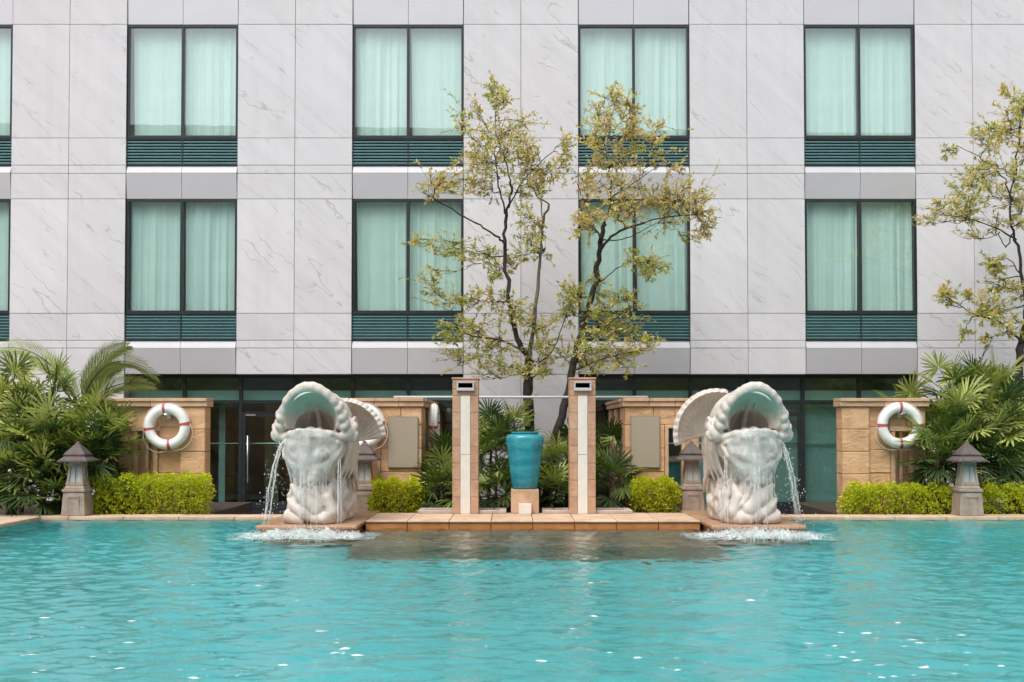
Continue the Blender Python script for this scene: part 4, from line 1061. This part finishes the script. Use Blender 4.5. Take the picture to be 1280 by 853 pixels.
# feather palm on the left
def frond(mb, pts, Ll, r, mat=0):
    pts = [Vector(p) for p in pts]; n = 44
    def bez(t):
        a = [pts[i].copy() for i in range(len(pts))]
        while len(a) > 1: a = [a[i]*(1-t)+a[i+1]*t for i in range(len(a)-1)]
        return a[0]
    sp = [bez(q/12) for q in range(13)]; mb.tube(sp, [.018*(1-.85*q/12) for q in range(13)], 6, 1)
    for i in range(n):
        t_ = .14+.86*(i+.5)/n; p = bez(t_); tg = (bez(min(1, t_+.02))-bez(t_-.02)).normalized()
        sd = tg.cross(Vector((0, 0, 1)));  sd = sd.normalized() if sd.length > .1 else Vector((1, 0, 0)); up = sd.cross(tg)
        L_ = Ll*math.sin(PI*(.12+.83*t_))**.7
        for sg in (-1, 1):
            v = (tg*.85+(sd*.45+up*.75)*sg*.62+up*.08).normalized(); side = tg; wd = .015
            q1 = p+v*L_*.5-Vector((0, 0, .02*L_)); q2 = p+v*L_*r.uniform(.9, 1.05)-Vector((0, 0, .12*L_+r.uniform(0, .03)))
            mb.add([p-side*wd*.5, p+side*wd*.5, q1+side*wd, q1-side*wd, q2], [(0, 1, 2, 3), (3, 2, 4)], mat)
fp = tag(empty('feather_palm', (X(100, 18.9), 18.9, 0)), 'feathery areca palm arching over the left wall behind fan palms', 'palm'); fo = MB(); base = Vector((0, 0, 0)); r = random.Random(4); o0 = fp.location
def LPt(px, py, Y): return P(px, py, Y)-o0
hub = LPt(100, 515, 18.9)
for (c1, c2, c3, dy, L_) in (((84, 470), (48, 425), (-6, 436), -.3, .46), ((108, 470), (140, 425), (196, 470), -.4, .48), ((104, 475), (125, 440), (160, 432), .3, .44), ((120, 490), (150, 470), (192, 482), -.5, .40), ((92, 480), (70, 450), (40, 452), .5, .42), ((112, 488), (120, 470), (150, 455), .1, .42)):
    frond(fo, [hub, LPt(*c1, 18.9+dy*.3), LPt(*c2, 18.9+dy*.7), LPt(*c3, 18.9+dy)], L_, r)
fo.build('foliage', [M['frond'], M['cane']], parent=fp)
tm = MB(); tm.tube([(0, 0, 0), (.03, 0, hub.z*.5), hub], [.05, .045, .035], 8); tm.build('stem', M['cane'], parent=fp, smooth=True)

# golden hedges
def hedge(px0, px1, py0, Y0, Y1, zb, label, n, seed):
    r = random.Random(seed); x0, x1 = X(px0, Y0, 620), X(px1, Y0, 620); zt = Zp(py0, Y0)
    root = tag(empty('golden_hedge', ((x0+x1)/2, (Y0+Y1)/2, zb)), label, 'hedge', 'clipped golden hedges'); hx, hy, hz = (x1-x0)/2, (Y1-Y0)/2, zt-zb
    fo = MB(); tw = MB()
    ph = [r.random()*6 for _ in range(6)]
    for q in range(n):
        # points on a lumpy rounded box, biased outward
        u, v = r.uniform(-1, 1), r.uniform(-1, 1); w_ = r.random(); depth = r.random()**2.2*.35
        face = r.random()
        if face < .42: p = Vector((u, -1+depth, w_))
        elif face < .75: p = Vector((u, v, 1-depth))
        elif face < .88: p = Vector((math.copysign(1-depth, u), v, w_))
        else: p = Vector((u, 1-depth, w_))
        e = 1-.10*max(0, abs(p.x)-.75)/.25*(p.z > .7)-.0
        lump = .5*math.sin(p.x*hx*9+ph[0])*math.sin(p.y*hy*9+ph[1])+.5*math.sin(p.x*hx*21+ph[2]+p.z*hz*17)
        rnd = 1-.22*max(0, p.z-.55)**1.0*(abs(p.x) > .8)-.18*max(0, .25-p.z)
        pos = Vector((p.x*hx*(rnd+.05*math.sin(p.z*6+ph[4]))+r.gauss(0, .02), p.y*hy*(rnd+.10*lump)+r.gauss(0, .02), p.z*hz*(1+.13*lump)+.02*lump-.03+max(0, r.gauss(0, .022))))
        if p.z < .35 and lump < -.25 and r.random() < .8: continue
        out = Vector((p.x*.5, p.y, (p.z-.2)*1.4)).normalized()
        # a sprig: 3-5 leaves
        for _ in range(r.randint(3, 5)):
            d = (out+Vector((r.gauss(0, .6), r.gauss(0, .6), r.gauss(.15, .5)))).normalized(); L_ = r.uniform(.024, .046); s_ = d.cross(Vector((r.gauss(0, 1), r.gauss(0, 1), r.gauss(0, 1)))).normalized()*L_*.26
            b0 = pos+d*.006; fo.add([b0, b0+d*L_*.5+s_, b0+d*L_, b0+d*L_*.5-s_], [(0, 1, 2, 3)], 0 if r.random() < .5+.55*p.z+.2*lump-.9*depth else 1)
    for q in range(int(22*hx)+6):
        a = Vector((r.uniform(-.8, .8)*hx, r.uniform(-.7, .5)*hy, 0)); e = a+Vector((r.uniform(-.15, .15), r.uniform(-.2, .1), hz*r.uniform(.6, .95)))
        tw.tube([a, (a+e)/2+Vector((r.uniform(-.05, .05), 0, 0)), e], [.011, .008, .004], 5)
    tw.build('stem', M['twig'], parent=root); fo.build('foliage', [M['hedge'], M['hedge2']], parent=root)
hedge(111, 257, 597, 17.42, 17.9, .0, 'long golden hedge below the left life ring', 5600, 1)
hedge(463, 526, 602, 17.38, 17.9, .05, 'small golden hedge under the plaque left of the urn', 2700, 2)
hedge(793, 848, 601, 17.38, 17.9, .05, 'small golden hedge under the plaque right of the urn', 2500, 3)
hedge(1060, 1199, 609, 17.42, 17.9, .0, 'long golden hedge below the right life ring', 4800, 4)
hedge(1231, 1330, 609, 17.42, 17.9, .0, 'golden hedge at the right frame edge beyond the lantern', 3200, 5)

# trees
def tree(name_label, base_px, Y0, z0, limbs, clusters, seed, mats, wts, dens=1.0, grp='slender courtyard trees'):
    r = random.Random(seed); b0 = P(*base_px, Y0); root = tag(empty('courtyard_tree', (b0.x, Y0, z0)), name_label, 'tree', grp); o0 = Vector((b0.x, Y0, z0))
    tr = MB(); cr = MB(); nodes = []
    def smooth(pts, k=5):
        out = []
        for i in range(len(pts)-1):
            p0, p1, p2, p3 = pts[max(i-1, 0)], pts[i], pts[i+1], pts[min(i+2, len(pts)-1)]
            for j in range(k):
                t = j/k; out.append(.5*((2*p1)+(p2-p0)*t+(2*p0-5*p1+4*p2-p3)*t*t+(3*p1-p0-3*p2+p3)*t**3))
        return out+[pts[-1]]
    for (pts, r0, r1, dy, mt) in limbs:
        w_ = []
        for i, (px, py) in enumerate(pts): q = P(px, py, Y0+dy*i/max(1, len(pts)-1)) ; w_.append(q-o0)
        sm = smooth(w_); n = len(sm)
        sm = [p+Vector((r.gauss(0, .014), r.gauss(0, .014), 0)) if 0 < i < n-1 else p for i, p in enumerate(sm)]
        rr = [(r0+(r1-r0)*(i/(n-1))**.7)*r.uniform(.88, 1.1)*(.72 if r0 < .09 else .9) for i in range(n)]
        tr.tube(sm, rr, 9, mt)
        for i, p in enumerate(sm): nodes.append((p, rr[i]))
    def leaf(p, d, L_, m_):
        s_ = d.cross(Vector((r.gauss(0, .5), r.gauss(0, .5), 1))); s_ = s_.normalized()*L_*.19 if s_.length > .05 else Vector((L_*.19, 0, 0))
        nn = s_.cross(d).normalized()*L_*.05
        cr.add([p, p+d*L_*.45+s_+nn, p+d*L_-nn, p+d*L_*.45-s_+nn], [(0, 1, 2), (0, 2, 3)], m_)
    extra = []                                             # lighter sprays bridging neighbouring clumps
    for (px, py, rx, ry) in clusters:
        near = sorted(clusters, key=lambda q: math.hypot(q[0]-px, (q[1]-py)*1.2))[1:3]
        for q in near:
            if math.hypot(q[0]-px, q[1]-py) < 44 and (px, py) < (q[0], q[1]): extra.append(((px+q[0])/2+r.gauss(0, 4), (py+q[1])/2+r.gauss(0, 4), (rx+q[2])/2*.85, (ry+q[3])/2*.95))
    cl = []
    for (px, py, rx, ry) in list(clusters)+extra:
        best = min((n_[0]-(P(px, py, Y0)-o0)).length for n_ in nodes)
        cl.append((best, px, py, rx, ry))
    cl.sort()
    for (_, px, py, rx, ry) in cl:
        k = Y0/F; c = P(px, py, Y0)-o0; c.y += r.gauss(0, .45); RX, RZ = rx*k, ry*k
        def cost(n_):
            dv = c-n_[0]; return dv.length+(1.0*max(0, -dv.z+.05))+(.15 if n_[1] < .006 else 0)
        nd = min(nodes, key=cost); p0 = nd[0]; L_ = (c-p0).length
        mid = (p0+c)/2+Vector((r.gauss(0, .06), r.gauss(0, .06), -.10*L_+r.gauss(0, .05)*L_)); rb = min(nd[1]*.7, .006+.007*L_)
        bp = []
        for i in range(9):
            t = i/8; q = p0*(1-t)**2+mid*2*t*(1-t)+c*t*t
            if 0 < i < 8: q = q+Vector((r.gauss(0, .018), r.gauss(0, .018), r.gauss(0, .018)))
            bp.append(q)
        rr = [rb*(1-.7*i/8)+.002 for i in range(9)]; tr.tube(bp, rr, 6)
        for i in range(2, 9): nodes.append((bp[i], rr[i]))
        area = rx*ry/1000.0
        for tq in range(int((11+13*area)*dens)):
            s0 = bp[r.randint(4, 8)]
            e_ = c+Vector((RX*r.gauss(0, .62), max(RX, RZ)*r.gauss(0, .6), RZ*r.gauss(0, .9)))
            m_ = (s0+e_)/2+Vector((0, 0, -.02)); tw = [s0, m_+Vector((r.gauss(0, .02), r.gauss(0, .02), r.gauss(0, .02))), e_]; tr.tube(tw, [.0032, .0026, .0015], 4)
            dv = (e_-s0); dv = dv.normalized() if dv.length > 1e-4 else Vector((1, 0, 0))
            base_m = r.choices((0, 1, 2), wts(px, py))[0]
            for q in range(r.randint(10, 16)):
                t = r.uniform(.35, 1.02) if q else 1.0; p = s0.lerp(e_, min(t, 1)) if t > .5 else s0.lerp(m_, t*2)
                d = (dv*.8+Vector((r.gauss(0, .6), r.gauss(0, .6), r.gauss(-.02, .45)))).normalized()
                leaf(p, d, r.uniform(.05, .095), base_m if r.random() < .7 else r.choices((0, 1, 2), wts(px, py))[0])
    tr.build('trunk', [M['bark'], M['bark_pale']], parent=root, smooth=True); cr.build('crown', mats, parent=root)
    return root
Z6 = lambda L: [(500+.516*a, 80+.516*b_, .516*c, .516*d) for a, b_, c, d in L]
Z8 = lambda L: [(1100+.469*a, 80+.469*b_, .469*c, .469*d) for a, b_, c, d in L]
CL1 = Z6([(225, 65, 25, 22), (240, 108, 28, 16), (300, 125, 42, 18), (150, 160, 30, 20), (200, 165, 48, 28), (260, 180, 58, 32), (180, 215, 45, 28), (310, 190, 38, 22), (230, 240, 58, 32), (300, 240, 48, 28), (350, 250, 48, 28), (395, 240, 25, 18), (405, 185, 22, 20), (100, 288, 50, 18), (70, 300, 28, 14), (150, 285, 50, 20), (215, 300, 45, 20), (300, 295, 48, 24), (335, 300, 30, 18), (110, 432, 58, 14), (55, 450, 35, 9), (150, 442, 40, 15), (205, 450, 40, 18), (300, 450, 40, 22), (240, 485, 36, 22), (345, 440, 30, 20), (80, 520, 35, 10), (110, 572, 45, 11), (170, 570, 48, 22), (220, 555, 38, 22), (150, 620, 58, 18), (200, 640, 50, 30), (110, 645, 30, 10), (180, 700, 58, 26), (240, 690, 48, 30), (120, 695, 40, 16), (300, 610, 48, 30), (350, 640, 48, 30), (340, 690, 48, 30), (280, 740, 48, 18), (220, 748, 40, 14), (350, 740, 40, 20), (260, 600, 40, 22), (300, 380, 36, 20)])
LB1 = [([(664, 600), (663, 560), (661, 520), (659, 480), (662, 450)], .105, .085, 0, 0), ([(662, 452), (650, 430), (640, 400), (635, 360), (631, 310), (633, 270), (640, 235)], .075, .03, .1, 0), ([(660, 450), (668, 410), (670, 370), (676, 320), (679, 280), (686, 255)], .06, .028, -.15, 1),
       ([(632, 305), (620, 295), (600, 282), (575, 268), (545, 250), (528, 240)], .032, .010, -.3, 0), ([(634, 270), (625, 240), (618, 200), (620, 170), (619, 125)], .028, .006, .2, 0), ([(640, 235), (632, 205), (625, 180)], .025, .01, -.2, 0), ([(679, 280), (676, 262), (678, 245)], .018, .012, .1, 1), ([(636, 260), (655, 225), (685, 195), (708, 172)], .022, .006, .3, 0), ([(655, 440), (625, 425), (590, 420), (560, 405)], .03, .008, -.4, 0), ([(660, 462), (690, 440), (705, 400), (720, 360)], .025, .006, .4, 0)]
tree('slender tree with two dark stems behind the urn, left of the pair', (664, 600), 18.9, .06, LB1, CL1, 21, [M['leaf_y'], M['leaf_g'], M['leaf_b']], lambda x, y: (5, 2.5, 2.5) if y < 300 else (4.5, 4.5, 1), 1.0)
CL2 = Z6([(520, 88, 35, 16), (480, 110, 38, 24), (560, 110, 28, 18), (500, 150, 48, 28), (560, 150, 33, 20), (470, 170, 35, 16), (610, 187, 45, 11), (560, 200, 48, 20), (470, 230, 40, 20), (530, 240, 48, 24), (600, 240, 55, 20), (450, 290, 33, 20), (520, 300, 58, 28), (600, 300, 58, 28), (660, 262, 45, 20), (680, 320, 48, 28), (730, 340, 38, 28), (740, 388, 33, 16), (650, 370, 58, 22), (560, 370, 58, 22), (500, 365, 48, 22), (720, 410, 28, 11), (440, 360, 28, 20), (430, 400, 28, 16), (600, 485, 40, 13), (560, 480, 30, 15), (615, 502, 28, 11), (470, 520, 28, 16), (520, 560, 48, 18), (560, 590, 43, 15), (480, 600, 38, 20), (520, 640, 48, 18), (570, 642, 43, 14), (605, 680, 28, 9), (500, 690, 58, 18), (560, 700, 43, 14), (450, 700, 38, 20), (460, 740, 38, 16), (540, 742, 38, 11), (480, 640, 46, 22), (430, 560, 28, 20), (400, 600, 36, 26), (390, 700, 36, 22), (410, 550, 36, 18), (640, 330, 50, 24), (560, 330, 50, 24)])
LB2 = [([(676, 640), (690, 570), (702, 520), (714, 470), (722, 430), (735, 390), (745, 350), (750, 310), (756, 280)], .095, .045, .1, 0), ([(750, 312), (770, 292), (800, 280), (830, 272), (870, 268)], .04, .010, -.4, 0), ([(756, 282), (765, 245), (760, 210), (757, 170), (768, 130)], .03, .006, .2, 0), ([(752, 300), (738, 275), (728, 245), (722, 230)], .028, .008, .3, 0), ([(760, 250), (790, 230), (820, 210)], .02, .006, -.2, 0), ([(753, 300), (775, 300), (800, 290), (850, 262)], .02, .006, .35, 0), ([(742, 360), (765, 340), (790, 325), (808, 330)], .018, .006, -.5, 0), ([(726, 425), (760, 405), (785, 385)], .02, .006, -.2, 0), ([(716, 465), (750, 450), (790, 440)], .022, .007, -.5, 0)]
tree('leaning tree with russet leaves right of the urn pillar', (676, 640), 18.7, .06, LB2, CL2, 22, [M['leaf_y'], M['leaf_g'], M['leaf_b']], lambda x, y: (4.5, 1.2, 4.5) if y < 310 else (4.5, 4.5, 1.2), 1.0)
CL3 = Z8([(290, 155, 40, 13), (320, 190, 48, 20), (200, 215, 45, 9), (260, 230, 40, 12), (370, 120, 28, 28), (350, 170, 40, 26), (382, 35, 10, 10), (215, 325, 35, 20), (260, 290, 40, 20), (320, 280, 45, 26), (370, 250, 40, 34), (150, 395, 55, 13), (110, 395, 25, 7), (220, 410, 48, 17), (250, 380, 40, 18), (290, 340, 45, 24), (340, 370, 48, 30), (300, 430, 40, 15), (370, 420, 30, 24), (330, 520, 45, 13), (280, 540, 20, 9), (300, 590, 48, 15), (200, 610, 45, 13), (160, 615, 20, 7), (240, 640, 40, 11), (350, 590, 40, 20), (300, 650, 58, 20), (250, 680, 40, 13), (350, 680, 38, 20), (220, 720, 25, 10), (280, 725, 30, 10), (340, 640, 40, 16),
          (420, 100, 40, 30), (430, 200, 50, 40), (440, 300, 60, 40), (450, 400, 60, 40), (440, 500, 50, 40), (480, 250, 50, 40), (500, 350, 50, 40), (430, 600, 50, 30), (460, 150, 40, 30)])
LB3 = [([(1272, 560), (1274, 470), (1277, 430), (1284, 390), (1290, 330)], .10, .05, .1, 0), ([(1284, 390), (1276, 340), (1270, 300), (1262, 270), (1268, 220), (1276, 160), (1282, 120)], .05, .01, -.2, 0), ([(1276, 428), (1262, 412), (1245, 400), (1215, 392), (1185, 372)], .035, .008, -.4, 0), ([(1270, 300), (1245, 285), (1215, 275), (1165, 266)], .025, .006, -.3, 0), ([(1266, 250), (1255, 225), (1230, 200), (1195, 182)], .024, .006, .2, 0), ([(1290, 330), (1300, 270), (1310, 200), (1300, 140)], .045, .01, .2, 0), ([(1276, 345), (1262, 325), (1240, 322)], .018, .006, .2, 0), ([(1268, 290), (1256, 310), (1250, 290)], .02, .01, 0, 0)]
tree('tree with yellow-green leaves at the right frame edge over the fan palms', (1272, 600), 18.9, 0, LB3, CL3, 23, [M['leaf_y'], M['leaf_g'], M['leaf_b']], lambda x, y: (5, 3, 1.6), 1.0)

# ================================================================== across the pool (seen only mirrored in the glass)
ob = tag(empty('opposite_building', (0, -22, 0), R_(-2.5)), 'pale hotel wing across the pool, seen only as a reflection in the windows', 'building')
m = MB(); m.box(-60, 60, -10, 0, GZ, 17.6); m.build('wall', M['opp_wall'] if 'opp_wall' in M else simple('opposite_render', (.33, .36, .35), .8, .1, 1, 0), parent=ob)
m = MB(); m.box(-60, 60, -10, 1.6, 17.6, 18.3); m.build('roof', M['marble'], parent=ob)
tr_ = random.Random(77)
tl = MB()
for q in range(9000):
    cx_ = -34+8.5*tr_.randint(0, 8); d = Vector((tr_.gauss(0, 1), tr_.gauss(0, 1), tr_.gauss(0, 1))).normalized()*(tr_.random()**.4)
    p = Vector((cx_+d.x*3.6, -14+d.y*2.2, 4.9+d.z*2.1)); L_ = .28; a = Vector((tr_.gauss(0, 1), tr_.gauss(0, 1), tr_.gauss(0, 1))).normalized(); s_ = a.cross(d).normalized()*L_*.4
    tl.add([p, p+a*L_*.5+s_, p+a*L_, p+a*L_*.5-s_], [(0, 1, 2, 3)])
for i in range(9): tl.tube([(-34+8.5*i, -14, GZ), (-34+8.5*i+.2, -14, 3.6)], [.16, .1], 8)
tag(tl.build('treeline', M['leaf_g']), kind='stuff')

# ================================================================== LIGHT, WORLD, CAMERA
EL, AZ = R_(58), R_(207)                              # sun bearing, from behind the camera's left
wd = bpy.data.worlds.new('World'); S.world = wd; wd.use_nodes = True; t = wd.node_tree
sky = t.nodes.new('ShaderNodeTexSky'); sky.sky_type = 'NISHITA'; sky.sun_disc = False; sky.sun_elevation = EL; sky.sun_rotation = AZ
sky.air_density = 1.0; sky.dust_density = 4.0; sky.ozone_density = .6
hs = t.nodes.new('ShaderNodeHueSaturation'); hs.inputs['Saturation'].default_value = .30
t.links.new(sky.outputs[0], hs.inputs['Color']); t.links.new(hs.outputs[0], t.nodes['Background'].inputs['Color']); t.nodes['Background'].inputs['Strength'].default_value = .15
sl = bpy.data.lights.new('sun', 'SUN'); sl.energy = 1.2; sl.angle = R_(30); sl.color = (1, .975, .95)
so = bpy.data.objects.new('sun', sl); COL.objects.link(so)
dvec = Vector((math.sin(AZ)*math.cos(EL), math.cos(AZ)*math.cos(EL), math.sin(EL)))
so.rotation_euler = dvec.to_track_quat('Z', 'Y').to_euler(); so.location = (0, 0, 30)
cam = bpy.data.cameras.new('camera'); co = bpy.data.objects.new('camera', cam); COL.objects.link(co); S.camera = co
co.location = (0, 0, EYE); co.rotation_euler = (R_(90)+TH, 0, 0); cam.sensor_width = 36; cam.lens = F/1280*36; cam.shift_y = (CY-426.5)/1280; cam.clip_end = 600
S.view_settings.view_transform = 'Standard'; S.view_settings.look = 'None'; S.view_settings.gamma = 1; S.view_settings.exposure = .50; S.view_settings.use_curve_mapping = False
cy = S.cycles; cy.max_bounces = 10; cy.transmission_bounces = 8; cy.transparent_max_bounces = 24; cy.diffuse_bounces = 4; cy.glossy_bounces = 4
cy.use_denoising = True; cy.sample_clamp_indirect = 8
